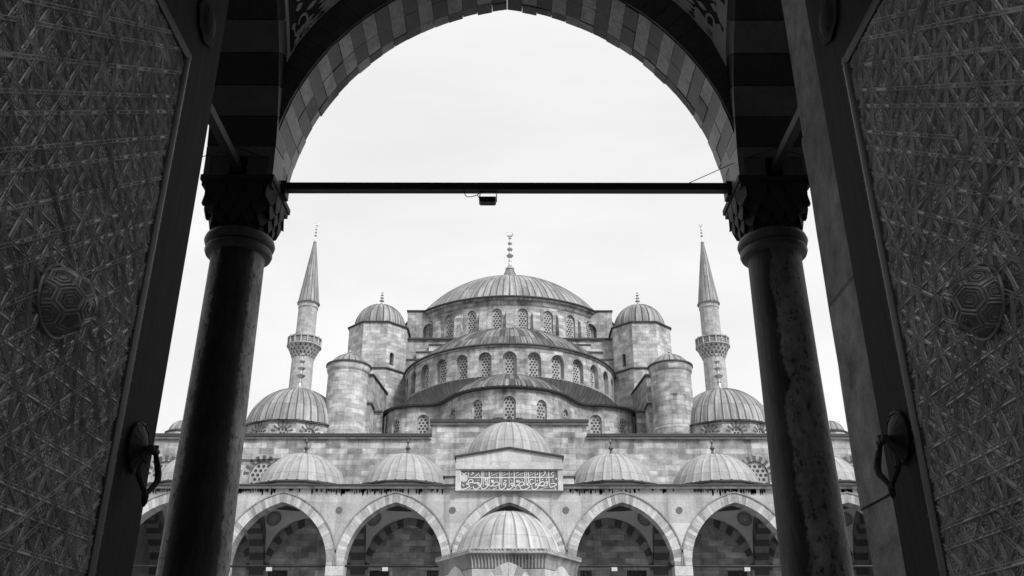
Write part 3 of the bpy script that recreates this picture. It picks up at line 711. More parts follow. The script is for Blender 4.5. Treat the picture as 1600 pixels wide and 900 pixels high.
# gable with the inscription
mb = MB(); gy = AY - .3
def prism(mb, poly, y0, y1, m=0):
    mb.face([(x, y0, z) for x, z in poly], m); mb.face([(x, y1, z) for x, z in poly[::-1]], m)
    for (xa, za), (xb, zb) in zip(poly, poly[1:] + poly[:1]): mb.face([(xa, y0, za), (xb, y0, zb), (xb, y1, zb), (xa, y1, za)], m)
prism(mb, [(-3.1, 12.1), (3.1, 12.1), (3.1, 14.05), (0, 14.55), (-3.1, 14.05)], gy, AY + 1.2, 0)
for sg in (-1, 1):
    mb.box(min(sg * 3.1, sg * 3.75), max(sg * 3.1, sg * 3.75), AY - .2, AY + .5, 12.492, 12.9, 0)
    mb.box(min(sg * 3.104, sg * 3.85), max(sg * 3.104, sg * 3.85), AY - .27, AY + .55, 12.9, 12.98, 1)
    mb.hexa([(sg * 3.2, gy - .12, 14.04), (0, gy - .12, 14.56), (0, AY + 1.3, 14.56), (sg * 3.2, AY + 1.3, 14.04), (sg * 3.2, gy - .12, 14.13), (0, gy - .12, 14.66), (0, AY + 1.3, 14.66), (sg * 3.2, AY + 1.3, 14.13)], 1)
    # projecting frame round the panel
    mb.box(min(sg * 2.82, sg * 3.1), max(sg * 2.82, sg * 3.1), gy - .1, gy - .002, 12.1, 13.32, 0)
mb.box(-3.1, 3.1, gy - .16, gy - .002, 13.32, 13.46, 0); mb.box(-3.1, 3.1, gy - .1, gy - .002, 13.46, 13.58, 0)
gb = mb.build('gable', [M['arcade'], M['edge']], arc)
mb = MB(); mb.box(-2.82, 2.82, gy - .02, gy - .004, 12.13, 13.3, 0)
ins = mb.build('inscription_panel', M['board'], gb)
# lettering: every stroke a raised ribbon of gilt stone
PXM = .0372
def A(x, y): return ((715 + x / 20 - 795) * PXM, 13.28 - (732 + y / 20 - 737.3) * PXM)
def B(x, y): return ((790 + x / 18.82 - 795) * PXM, 13.28 - (732 + y / 18.82 - 737.3) * PXM)
def ell(cx, cy, rx, ry=None, n=12): ry = ry or rx; return [(cx + rx * math.cos(2 * PI * i / n), cy + ry * math.sin(2 * PI * i / n)) for i in range(n + 1)]
lt = MB()
def stroke(f, pts, w=1.25, k=4):
    P = [Vector(f(*p)) for p in pts]
    if len(P) > 2: P = [Vector(q) for q in catmull([tuple(p) for p in P], k)]
    hw = w * PXM / 2; rows = [[], [], [], []]
    for i, p in enumerate(P):
        t = (P[min(i + 1, len(P) - 1)] - P[max(i - 1, 0)])
        if t.length < 1e-9: t = Vector((1, 0))
        t.normalize(); n = Vector((-t.y, t.x)); e = hw * (.65 if i in (0, len(P) - 1) else 1)
        for r_, s_, y_ in zip(rows, (-1, -1, 1, 1), (gy - .02, gy - .034, gy - .034, gy - .02)): q = p + n * e * s_; r_.append((q.x, y_ - random.uniform(0, .001), q.y))
    lt.grid(rows)
for s_ in ([(325, 130), (325, 330)], [(750, 130), (748, 500), (715, 560)], [(810, 140), (800, 605)], [(975, 140), (975, 520), (945, 560)], [(1310, 140), (1308, 520), (1280, 565)], [(1370, 140), (1368, 615)], [(345, 332), (1000, 334), (1600, 336)]): stroke(A, s_, 1.4)
for s_ in ([(430, 180), (490, 195), (400, 255)], [(640, 190), (600, 250), (510, 300)], [(665, 240), (680, 290), (712, 292)], [(1020, 285), (1255, 185)], [(1030, 220), (1060, 168)], [(1180, 265), (1230, 290)], [(1400, 275), (1555, 205)], [(1415, 200), (1460, 165)],
           [(110, 170), (190, 222), (270, 170)], [(150, 530), (180, 590), (210, 590)], [(600, 412), (680, 418)], [(345, 690), (450, 630)], [(940, 680), (1000, 660)], [(1090, 710), (1150, 670), (1220, 650)], [(1175, 395), (1235, 420)], [(885, 185), (888, 215)], [(890, 235), (892, 262)]): stroke(A, s_, 1.0)
for s_ in ([(320, 505), (340, 430), (400, 390), (460, 412), (470, 460), (420, 490), (300, 515), (268, 542), (330, 552), (370, 585), (350, 625), (280, 665), (180, 692), (110, 680), (82, 620)], [(420, 492), (490, 495), (530, 515), (560, 480), (590, 515), (625, 478), (640, 540)], ell(665, 540, 35),
           [(700, 560), (690, 610), (620, 670), (560, 692), (502, 670), (485, 600)], ell(900, 530, 35), [(940, 560), (920, 620), (850, 672), (780, 692), (735, 652), (722, 580)], ell(885, 420, 40), [(830, 340), (900, 382), (945, 340)], [(950, 540), (985, 585), (1020, 602), (1065, 585), (1130, 510), (1190, 468), (1250, 490), (1262, 540), (1200, 588), (1120, 598), (1060, 580)],
           [(1050, 400), (1050, 472), (1082, 472), (1082, 410), (1082, 472), (1112, 472), (1112, 400)], ell(1460, 530, 38), [(1500, 560), (1480, 620), (1420, 672), (1350, 696), (1300, 672), (1285, 560)], [(1440, 410), (1475, 442), (1515, 410)]): stroke(A, s_, 1.3)
for s_ in ([(90, 130), (90, 595)], [(240, 140), (242, 520), (262, 565)], [(545, 140), (550, 500), (520, 535)], [(600, 140), (605, 485)], [(650, 140), (652, 460), (600, 520)], [(850, 140), (855, 582)], [(985, 140), (985, 480), (950, 522)], [(1250, 120), (1256, 400), (1275, 560), (1310, 596), (1400, 560), (1480, 520), (1390, 480), (1310, 488)], [(0, 312), (700, 310), (1300, 304), (1370, 290), (1392, 230)]): stroke(B, s_, 1.4)
for s_ in ([(285, 275), (500, 180)], [(680, 255), (820, 190)], [(300, 210), (325, 165), (370, 165)], [(420, 258), (480, 258)], [(890, 238), (930, 205), (905, 178)], ell(1140, 160, 24), [(1152, 190), (1100, 245), (1025, 275)], [(1025, 215), (1065, 160)], [(1180, 270), (1210, 222)], [(1320, 240), (1350, 165), (1410, 160)], [(1350, 350), (1385, 440)],
           [(980, 650), (1215, 590)], [(230, 655), (270, 622), (335, 618)], [(1410, 600), (1440, 628), (1420, 655)], [(140, 365), (185, 435)], [(450, 365), (480, 395)], [(168, 185), (168, 212)], [(168, 232), (168, 258)], [(700, 160), (760, 165)], [(740, 285), (800, 280)]): stroke(B, s_, 1.0)
for s_ in (ell(175, 510, 35), [(210, 540), (190, 590), (120, 642), (60, 656), (22, 618)], [(262, 562), (290, 572), (340, 520), (380, 548)], [(380, 520), (420, 450), (480, 440), (515, 480), (500, 530), (430, 556), (350, 552)], [(310, 380), (310, 442), (345, 442), (345, 390), (345, 442), (380, 442), (380, 380)], [(800, 382), (740, 368), (700, 390), (690, 440), (730, 512), (825, 460)], [(680, 500), (720, 515), (740, 500)],
           [(640, 470), (600, 522), (690, 560), (650, 612), (570, 652), (480, 666), (425, 632), (400, 560)], ell(915, 520, 35), [(950, 550), (930, 602), (870, 646), (800, 660), (757, 620), (755, 545)], [(990, 500), (1030, 440), (1090, 435), (1125, 480), (1090, 540), (1000, 548), (950, 530)], ell(1190, 450, 30), [(1220, 480), (1190, 540), (1100, 562), (1000, 548)], ell(1068, 370, 8), ell(1180, 365, 8), ell(915, 405, 8), ell(1465, 350, 12)): stroke(B, s_, 1.3)
for r_ in (108, 80, 50, 22): stroke(A, ell(190, 352, r_, None, 18), .95)
for i in range(6): stroke(A, [(190 + 100 * math.cos(i * PI / 6 + .2), 352 + 100 * math.sin(i * PI / 6 + .2)), (190 - 100 * math.cos(i * PI / 6 + .2), 352 - 100 * math.sin(i * PI / 6 + .2))], .7)
lt.build('lettering', M['letter'], ins)
mb = MB()
for a_ in ((-2.82, 2.82, 13.27, 13.3), (-2.82, 2.82, 12.13, 12.16), (-2.82, -2.785, 12.163, 13.267), (2.785, 2.82, 12.163, 13.267)): mb.box(a_[0], a_[1], gy - .032, gy - .022, a_[2], a_[3])
mb.build('panel_border', M['letter'], ins)
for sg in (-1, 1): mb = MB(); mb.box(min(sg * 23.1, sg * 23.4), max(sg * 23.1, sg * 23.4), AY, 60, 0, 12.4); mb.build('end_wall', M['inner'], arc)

# a cable across the wall, a downpipe, and weeds on the roofs
mb = MB(); mb.tube(catmull([(-18.5, 59.93, 15.95), (-17.4, 59.93, 15.9), (-16, 59.93, 15.98), (-14.6, 59.93, 15.9), (-14.2, 59.93, 15.3), (-14.3, 59.93, 14.6)], 4), .03, 5); mb.build('wall_cable', M['iron'], mosque)
for x, z0_, z1_ in ((-9.72, 12.6, 14.0), (10.1, 12.6, 13.7)):
    mb = MB(); mb.tube([(x, 59.9, z0_), (x, 59.9, z1_), (x - .3, 59.9, z1_ + .35)], .05, 6); mb.build('drain_pipe', M['vous_m'], mosque)
def weed(x, y, z, r, label):
    t = MB(); rr = random.Random(int(x * 100))
    for i in range(130):
        a, e, q = rr.uniform(0, 2 * PI), rr.uniform(0, 1), rr.random() ** .5 * r
        c_ = Vector((x + q * 1.5 * math.cos(a), y + q * math.sin(a), z + r * 1.1 * e * (1 - q / r * .6))); d_ = Vector((rr.uniform(-1, 1), rr.uniform(-1, 1), rr.uniform(0, 1.2))).normalized() * .12; n_ = d_.orthogonal().normalized() * .035
        t.face([c_ - d_, c_ + n_, c_ + d_, c_ - n_])
    for i in range(7): t.tube([(x, y, z - .02), (x + rr.uniform(-r, r), y + rr.uniform(-r, r) * .5, z + r * rr.uniform(.6, 1.1))], .012, 4)
    o_ = t.build('weed_tuft', M['leaf']); return tag(o_, label, 'weed', 'weeds growing on the roofs')
weed(-9.9, 55.2, 12.5, .55, 'dark weed tuft rooted on the arcade roof between the two left domes')
weed(-.75, 60.3, 18.71, .32, 'small dark weed left of the central little dome tip on the wall top')
weed(.7, 60.3, 18.71, .26, 'small dark weed right of the central little dome tip on the wall top')

# little floodlights on the arcade's tie rods
def flood(x, z, label, y=AY + .3):
    t = thing('floodlight', (x, y, z), label, 'floodlight', 'small floodlights on the arcade tie rods')
    mb = MB(); mb.box(x - .16, x + .16, y - .12, y + .06, z - .26, z - .06); mb.build('housing', M['lamp_w'], t)
    mb = MB(); mb.box(x - .2, x - .165, y - .04, y + .02, z - .2, z + .02); mb.box(x + .165, x + .2, y - .04, y + .02, z - .2, z + .02); mb.box(x - .2, x + .2, y - .04, y + .02, z - .02, z + .02); mb.build('bracket', M['iron'], t)
for x, l in ((-13.45, 'small white floodlight under the left-hand arch nearest the left column'), (-6.95, 'small white floodlight under the arch just left of the fountain'), (5.9, 'small white floodlight under the arch just right of the fountain'), (13.35, 'small white floodlight under the arch next to the right column'), (18.9, 'small white floodlight under the arch between right column and stone jamb')):
    flood(x, 7.99, l)

# ------------------------------------------------------------------ the fountain
ft = thing('ablution_fountain', (0, 30, 0), 'six-sided marble ablution fountain with lead dome standing in the courtyard', 'fountain'); c = (0, 30)
HR = 2.2
for k in range(6):
    a0 = R(-120 + 60 * k); a1 = a0 + R(60); p = Vector((HR * math.cos(a0), 30 + HR * math.sin(a0))); q = Vector((HR * math.cos(a1), 30 + HR * math.sin(a1)))
    t = (q - p).normalized(); n = Vector((-t.y, t.x)); w_ = (q - p).length
    f = (lambda p, t, n: lambda u, v, d: ((p + t * u + n * d).x, (p + t * u + n * d).y, v))(p, t, n)
    mb = MB(); wall_open(mb, f, 0, w_, 0, 4.78, [(w_ / 2, 1.66, 0, 3.95, 1.03)], .25, 0, 0, .25, ns=12)
    mb.build('side_wall', M['fountain'], ft)
    mb = MB(); voussoirs(mb, lambda u, v, d: f(w_ / 2 + u, v, d), .45, .63, .38, -.03, .22, 5, (0, 1), .003, .004, 3.95); mb.build('arch', [M['vous_l'], M['arcade']], ft)
    mb = MB()
    for i in range(1, 8): mb.tube([f(w_ * i / 8, .9, .18), f(w_ * i / 8, 3.9, .18)], .015, 5)
    mb.build('grille', M['iron'], ft)
    pl_ = MB(); pl_.lathe([(.14, 0), (.14, .3), (.1, .4), (.1, 3.7), (.14, 3.8), (.17, 4.1)], 12, (p.x, p.y)); pl_.build('corner_column', M['vous_l'], ft, 35)
    # fluted cavetto under the cornice
    mb = MB(); nfl = 22
    for i in range(nfl):
        u0, u1 = w_ * i / nfl, w_ * (i + 1) / nfl
        for (va, da), (vb, db) in zip(((4.8, -.005), (4.94, -.015), (5.07, -.04), (5.15, -.08)), ((4.94, -.015), (5.07, -.04), (5.15, -.08), (5.2, -.11))):
            sc = lambda u, d: w_ / 2 + (u - w_ / 2) * (1 + abs(d) * 2 / w_ * .577)
            um = (u0 + u1) / 2
            mb.face([f(sc(u0, da), va, da), f(sc(um, da), va, da + .05), f(sc(um, db), vb, db + .05), f(sc(u0, db), vb, db)])
            mb.face([f(sc(um, da), va, da + .05), f(sc(u1, da), va, da), f(sc(u1, db), vb, db), f(sc(um, db), vb, db + .05)])
    # scalloped lead edge
    Rx = 2.36; pa = Vector((Rx * math.cos(a0), 30 + Rx * math.sin(a0))); qa = Vector((Rx * math.cos(a1), 30 + Rx * math.sin(a1)))
    mb.build('cavetto', M['fount_dark'], ft)
    mb = MB(); ns_ = 20; nn = ((qa - pa).normalized()); no = Vector((nn.y, -nn.x)); rows = [[], [], []]
    for i in range(ns_ * 6 + 1):
        s_ = pa.lerp(qa, i / (ns_ * 6)); w2 = math.cos(2 * PI * i / 6)
        o_ = s_ + no * .012
        rows[0].append((o_.x, o_.y, 5.31 - .035 * w2)); rows[1].append((o_.x + no.x * .012, o_.y + no.y * .012, 5.35)); rows[2].append((s_.x * .93, 30 + (s_.y - 30) * .93, 5.385))
    mb.grid(rows); mb.build('scalloped_edge', M['lead_fount'], ft, 40)
mb = MB(); mb.lathe([(1.9, 5.18), (2.28, 5.2), (2.35, 5.22), (2.36, 5.24), (2.36, 5.3), (2.2, 5.35), (1.5, 5.37)], 6, c); mb.build('cornice', M['fountain'], ft)
mb = MB(); mb.lathe([(1.88, 5.35), (1.77, 5.39), (1.7, 5.46)] + cap(1.66, 1.3, 5.52, 16), 0, c, 0, 2 * PI, 0, 26, .03, turn=.03); mb.build('dome', M['lead_fount'], ft, 22)
mb = MB(); mb.lathe([(1.2, 0), (1.2, 1.0), (1.0, 1.1), (.001, 1.1)], 24, c); mb.build('basin', M['fountain'], ft)

# ------------------------------------------------------------------ the near (entrance) arcade
ent = thing('entrance_arcade', (0, 9.87, 0), 'dark vaulted arch with striped voussoirs framing the view over the courtyard', 'arch')
NY0, NY1 = 9.45, 10.32; NS, NH, NR = 7.05, 2.93, 3.42; PITCH = 6.60
rnd = random.Random(11); base_o = [0, 1] * 11
ORD = {NY0: list(base_o), 9.846: [m if rnd.random() > (.45 if i < 8 else .12) else rnd.choice((1, 2, 3)) for i, m in enumerate(base_o)], 10.166: [rnd.choice((0, 2, 3, 3, 1)) for _ in base_o]}
nops = [(k * PITCH, 2 * (NH + .3), NS, NS, NR + .3) for k in (-1, 0, 1)]
mb = MB()
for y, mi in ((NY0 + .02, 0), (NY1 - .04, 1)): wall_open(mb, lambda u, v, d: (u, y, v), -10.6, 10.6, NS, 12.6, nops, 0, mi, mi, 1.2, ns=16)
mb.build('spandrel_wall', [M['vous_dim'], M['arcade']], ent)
for k in (-1, 0, 1):
    mb = MB()
    for ya, yb, jd_ in ((NY0, 9.84, .012), (9.846, 10.16, .012), (10.166, NY1, .02)):
        voussoirs(mb, lambda u, v, d: (k * PITCH + u, d, v), NH, NR, .42, ya, yb, 22, ORD[ya], .006, jd_, NS)
    voussoirs(mb, lambda u, v, d: (k * PITCH + u, d, v), NH + .016, NR + .016, .46, NY0 - .035, NY0 - .002, 22, (1,), .0, .0, NS)  # dark facing ring puts the near face's shade into the colour
    mb.build('front_arch', [M['vous_pale'], M['vous_dim'], M['vous_m'], M['vous_grey']], ent)
for k in (-1.5, -.5, .5, 1.5):
    x = k * PITCH; mb = MB(); yc = (4.25 + NY0) / 2; hs = (NY0 - 4.25) / 2 - .02
    voussoirs(mb, lambda u, v, d: (x - .43 + d, yc + u, v), hs, 3.25, .42, 0, .86, 11, (0, 1), .003, .004, NS)
    for d in (.03, .83): wall_open(mb, lambda u, v, d_: (x - .43 + d, yc + u, v), -hs - .02, hs + .02, NS, 12.6, [(0, 2 * hs + .04, NS, NS, 3.6)], 0, 2, 2, ns=12)
    mb.build('transverse_arch', [M['trans_l'], M['trans_d'], M['trans_d']], ent)
    mb = MB(); mb.box(x - .05, x + .05, 4.2, NY0 + .2, 7.08, 7.19); mb.build('tie_rod', M['iron'], ent)
for k in (-1, 0, 1):
    x = k * PITCH; a, b = 2.95, (NY0 + .04 - 4.25) / 2; yc = 4.25 + b - .01; D2 = 9.09 + b * b; zc, kk = 7.74, 1.0; rows = []
    zf = lambda px, py: zc + kk * math.sqrt(max(.001, D2 - px * px - py * py))
    for i in range(25):
        yy = -b + 2 * b * i / 24; rows.append([(x - a + 2 * a * j / 24, yc + yy, zf(-a + 2 * a * j / 24, yy)) for j in range(25)])
    mb = MB(); mb.grid(rows); v = mb.build('vault', M['border'], ent, 60)
    if k == 0:
        # painted pendentives: dark ground inside a whitewashed border, pale arabesque on it
        for sx in (-1, 1):
            mb = MB(); q = MB(); pts = lambda s_, t_: (sx * (a - .10 - s_ * s_ * .5), b - .07 - t_ * t_ * .5)
            n = 20; smax = 1.9
            def P3(s_, t_, off): px, py = pts(s_, t_); nrm = Vector((px, py, zf(px, py) - zc)).normalized(); v_ = Vector((x + px, yc + py, zf(px, py))) - nrm * off; return v_
            for i in range(n):
                for j in range(n - i):
                    s0, s1, t0, t1 = smax * i / n, smax * (i + 1) / n, smax * j / n, smax * (j + 1) / n
                    if j < n - i - 1: mb.face([P3(s0, t0, .012), P3(s1, t0, .012), P3(s1, t1, .012), P3(s0, t1, .012)])
                    else: mb.face([P3(s0, t0, .012), P3(s1, t0, .012), P3(s0, t1, .012)])
            rnd = random.Random(3)
            for m_ in range(26):
                s0, t0 = rnd.uniform(.1, 1.6), rnd.uniform(.1, 1.6)
                if s0 + t0 > 1.75: continue
                r0 = rnd.uniform(.09, .2); ph = rnd.uniform(0, 6); pr_ = []
                for i in range(16):
                    a_ = ph + i * .42; rr_ = r0 * (1 - i / 22); pr_.append((s0 + rr_ * math.cos(a_), t0 + rr_ * math.sin(a_)))
                for (p0, p1) in zip(pr_, pr_[1:]):
                    d_ = Vector(p1) - Vector(p0); nn = Vector((-d_.y, d_.x)).normalized() * .018
                    q.face([P3(p0[0] + nn.x, p0[1] + nn.y, .03), P3(p0[0] - nn.x, p0[1] - nn.y, .03), P3(p1[0] - nn.x, p1[1] - nn.y, .03), P3(p1[0] + nn.x, p1[1] + nn.y, .03)])
                for i in range(5):
                    a_ = ph + i * 1.3; q.face([P3(s0 + r0 * 1.15 * math.cos(a_) + .055 * math.cos(j * PI / 3) * (1 if j % 3 else 1.7), t0 + r0 * 1.15 * math.sin(a_) + .04 * math.sin(j * PI / 3), .026) for j in range(6)])
            pp_ = mb.build('painted_pendentive', M['paint'], v); q.build('arabesque', M['border'], pp_)
mb = MB(); mb.box(-10.7, 10.7, 4.25, NY1 + .2, 12.6, 12.8); mb.box(-11.0, -10.7, 4.25, NY1, 0, 12.8); mb.box(10.7, 11.0, 4.25, NY1, 0, 12.8); mb.build('roof_slab', M['inner'], ent)  # end walls added out of view to shut out side light
mb = MB(); mb.box(-2.98, 2.98, 9.84, 9.95, 7.1, 7.2)
for sg in (-1, 1): mb.box(min(sg * 2.8, sg * 2.93), max(sg * 2.8, sg * 2.93), 9.81, 9.98, 7.0, 7.21)
rod = mb.build('tie_rod', M['iron'], ent)
mb = MB(); mb.tube([(-2.85 + i * .19, 9.9, 7.212 + .006 * math.sin(i * 1.3) + .004 * math.sin(i * 2.9)) for i in range(31)], .008, 5)
for i in range(12): mb.box(-.5 + i * .09 + random.uniform(-.03, .03), -.47 + i * .09, 9.88, 9.92, 7.2, 7.222)
mb.build('cable', M['iron'], rod)
mb = MB()
for sg in (-1, 1):
    mb.tube([(sg * 2.86, 9.9, 7.22), (sg * 3.0, 9.4, 7.3), (sg * 3.35, 9.38, 7.42), (sg * 3.8, 9.38, 7.27)], .006, 4)
mb.tube([(2.3, 9.9, 7.21), (2.9, 9.6, 7.36), (3.4, 9.38, 7.5)], .006, 4)
mb.build('loose_wire', M['iron'], ent)

def near_column(x, label, turn, mat=None):
    t = thing('marble_column', (x, 9.87, 0), label, 'column', 'columns of the entrance arcade'); c = (x, 9.87)
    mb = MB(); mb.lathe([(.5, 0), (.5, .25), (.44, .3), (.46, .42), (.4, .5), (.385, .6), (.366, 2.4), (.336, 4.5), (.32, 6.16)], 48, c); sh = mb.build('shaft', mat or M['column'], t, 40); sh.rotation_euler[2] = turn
    mb = MB(); mb.lathe([(.315, 6.13), (.39, 6.15), (.405, 6.19), (.395, 6.23), (.37, 6.25), (.41, 6.27), (.425, 6.32), (.41, 6.37), (.36, 6.4), (.33, 6.41)], 48, c); mb.build('collar', M['collar'], t, 50)
    # stalactite capital: tiers of small pointed niches growing from the round shaft to the square block
    mb = MB()
    def plan_r(a, f):
        ca, sa = abs(math.cos(a)), abs(math.sin(a)); e = 2 + 10 * f * f
        return 1 / (ca ** e + sa ** e) ** (1 / e)
    tiers = [(.32, .345, 6.36, 6.6, 0.0), (.345, .385, 6.45, 6.7, .3), (.38, .42, 6.57, 6.82, .6), (.415, .45, 6.7, 6.92, .9)]
    for ti, (r0, r1, z0, z1, f) in enumerate(tiers):
        n = 14
        mb.lathe([(r0 * .9, z0), (r0 * .92, z1)], 24, c)
        for k in range(n):
            a = 2 * PI * (k + .5 * (ti % 2)) / n; w_ = PI / n * .86
            def pp(r, s_, z): aa = a + s_ * w_; rr = r * plan_r(aa, f); return (c[0] + rr * math.cos(aa), c[1] + rr * math.sin(aa), z)
            zm = z0 + (z1 - z0) * .35 + random.uniform(-.01, .01)
            top = [pp(r0 * .85, -1, z1), pp(r0 * .85, 1, z1), pp(r1, 1, z1), pp(r1, -1, z1)]
            mid = [pp(r0 * .85, -1, zm), pp(r0 * .85, 1, zm), pp(r1 * .985, 1, zm), pp(r1 * .985, -1, zm)]
            mb.hexa(mid + top)
            mb.hexa([pp(r0 * .85, -.25, z0), pp(r0 * .85, .25, z0), pp(r1 * .95, .3, z0), pp(r1 * .95, -.3, z0)] + [(q[0], q[1], q[2] - .001) for q in mid])
    mb.box(x - .43, x + .43, 9.44, 10.3, 6.92, 6.985); mb.box(x - .45, x + .45, 9.42, 10.32, 6.987, 7.06)
    mb.build('capital', M['capital'], t)
    return t
near_column(-PITCH / 2, 'dark marble column at the left of the arch, worn pale along its left edge', R(-78), M['column_worn_lit'])
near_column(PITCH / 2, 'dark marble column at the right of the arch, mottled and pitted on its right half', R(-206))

# floodlight hanging from the tie rod
fl = thing('floodlight', (-.24, 9.9, 7.1), 'black floodlight hanging on a bracket from the middle of the iron tie rod', 'floodlight')
FX = -.24
mb = MB(); mb.hexa([(FX - .09, 9.85, 6.925), (FX + .09, 9.85, 6.925), (FX + .09, 9.95, 6.925), (FX - .09, 9.95, 6.925), (FX - .105, 9.84, 6.945), (FX + .105, 9.84, 6.945), (FX + .105, 9.96, 6.945), (FX - .105, 9.96, 6.945)])
mb.box(FX - .108, FX + .108, 9.84, 9.96, 6.946, 6.995); mb.build('housing', M['lamp'], fl)
mb = MB()
mb.tube([(FX - .1, 9.9, 6.98), (FX - .1, 9.9, 7.05), (FX - .075, 9.9, 7.1)], .008, 5); mb.tube([(FX + .115, 9.9, 6.95), (FX + .115, 9.9, 7.05), (FX + .095, 9.9, 7.1)], .006, 5); mb.box(FX - .1, FX + .115, 9.89, 9.91, 7.092, 7.1); mb.build('bracket', M['lamp'], fl)
mb = MB(); mb.tube(catmull([(FX - .3, 9.9, 7.11), (FX - .29, 9.9, 7.06), (FX - .26, 9.9, 7.025), (FX - .19, 9.9, 7.03), (FX - .13, 9.9, 7.055), (FX - .1, 9.9, 7.08), (FX - .13, 9.9, 7.05), (FX - .1, 9.9, 7.0)], 4), .0055, 5); mb.build('lamp_cable', M['iron'], fl)

# ------------------------------------------------------------------ gate wall and its doors
gate = thing('gate_wall', (0, 3, 0), 'thick gateway wall whose rough pale stone jamb shows beside the right door leaf', 'gate wall')
GX, GT = 1.685, 7.2
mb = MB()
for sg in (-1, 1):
    mb.box(min(sg * (GX + .25), sg * 11), max(sg * (GX + .25), sg * 11), 1.2, 4.22, 0, 12.8); mb.box(min(sg * 2.7, sg * 11), max(sg * 2.7, sg * 11), -4.6, 1.195, 0, 12.8)  # unseen front flanks added and extended to keep sun off the doors
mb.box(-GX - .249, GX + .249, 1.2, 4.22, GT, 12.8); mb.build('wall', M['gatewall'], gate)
mb = MB(); mb.box(-40, 40, -14.6, -14, 0, 7.5); mb.build('forecourt_sky_blocker', M['gatewall'], gate)  # unseen wall added behind the camera to block low sky light
for sg in (-1, 1):
    mb = MB(); zz = [0, 1.45, 2.0, 4.05, 7.2]
    for i in range(4):
        o = random.uniform(-.008, .008) + (.02 if i == 0 else 0); y1 = 4.25 + random.uniform(-.01, .01)
        e = .004; x0, x1 = sg * (GX - o), sg * (GX + .25); xa, xb = min(x0, x1), max(x0, x1)
        # a few extra cuts keep the arris slightly uneven
        n = 10; rows = []
        for j in range(n + 1):
            z = zz[i] + e + (zz[i + 1] - zz[i] - 2 * e) * j / n; w1, w2 = random.uniform(-.005, .005), random.uniform(-.006, .006)
            rows.append([(sg * (GX + .24), 1.22, z), (sg * (GX - o) + w2 * .3, 1.22, z), (sg * (GX - o) + w2 * .3, 3.0, z), (sg * (GX - o) + w2 * .5, 4.2, z), (sg * (GX - o + .02) + w1, y1 + w2, z), (sg * (GX + .24), y1, z)])
        mb.grid(rows, 0, lambda i_, j_: ((0, 0)[0] + j_ * .9, i_ * .2 + i * 2))
        mb.face(rows[0]); mb.face(rows[-1][::-1])
    mb.build('jamb', M['jamb'], gate)

def girih(long_, short_, s0, s1, z0, z1, org):
    # five families of parallel straps, mirrored about the boss and spaced in long and short steps, broken at crossings
    rnd = random.Random(5); word = 'L'
    for _ in range(9): word = ''.join('LS' if c_ == 'L' else 'L' for c_ in word)
    pos = [long_ * .5]
    for c_ in word[:60]: pos.append(pos[-1] + (long_ if c_ == 'L' else short_))
    offs = [-p_ for p_ in pos[::-1]] + pos
    fam = []
    for k in range(5):
        d = Vector((math.cos(R(36 * k)), math.sin(R(36 * k)))); n = Vector((-d.y, d.x)); fam.append((d, n))
    out_ = []
    for k, (d, n) in enumerate(fam):
        for o_ in offs:
            p0 = org + n * o_; t0, t1 = -9.0, 9.0; ok = True
            for p, q in ((-d.x, p0.x - s0), (d.x, s1 - p0.x), (-d.y, p0.y - z0), (d.y, z1 - p0.y)):
                if abs(p) < 1e-9: ok = ok and q >= 0
                elif p < 0: t0 = max(t0, q / p)
                else: t1 = min(t1, q / p)
            if not ok or t1 - t0 < .02: continue
            cr = []
            for j, (d2, n2) in enumerate(fam):
                if j == k: continue
                dn = d.dot(n2)
                for o2 in offs:
                    t = (o2 - (p0 - org).dot(n2)) / dn
                    if t0 < t < t1: cr.append(t)
            cr = [t0] + sorted(cr)[::3] + [t1]; start = None
            for u, v in zip(cr, cr[1:]):
                if rnd.random() < .07 and u > t0:
                    if start is not None: out_.append((p0 + d * start, p0 + d * u))
                    start = None
                elif start is None: start = u
            if start is not None: out_.append((p0 + d * start, p0 + d * t1))
    return out_

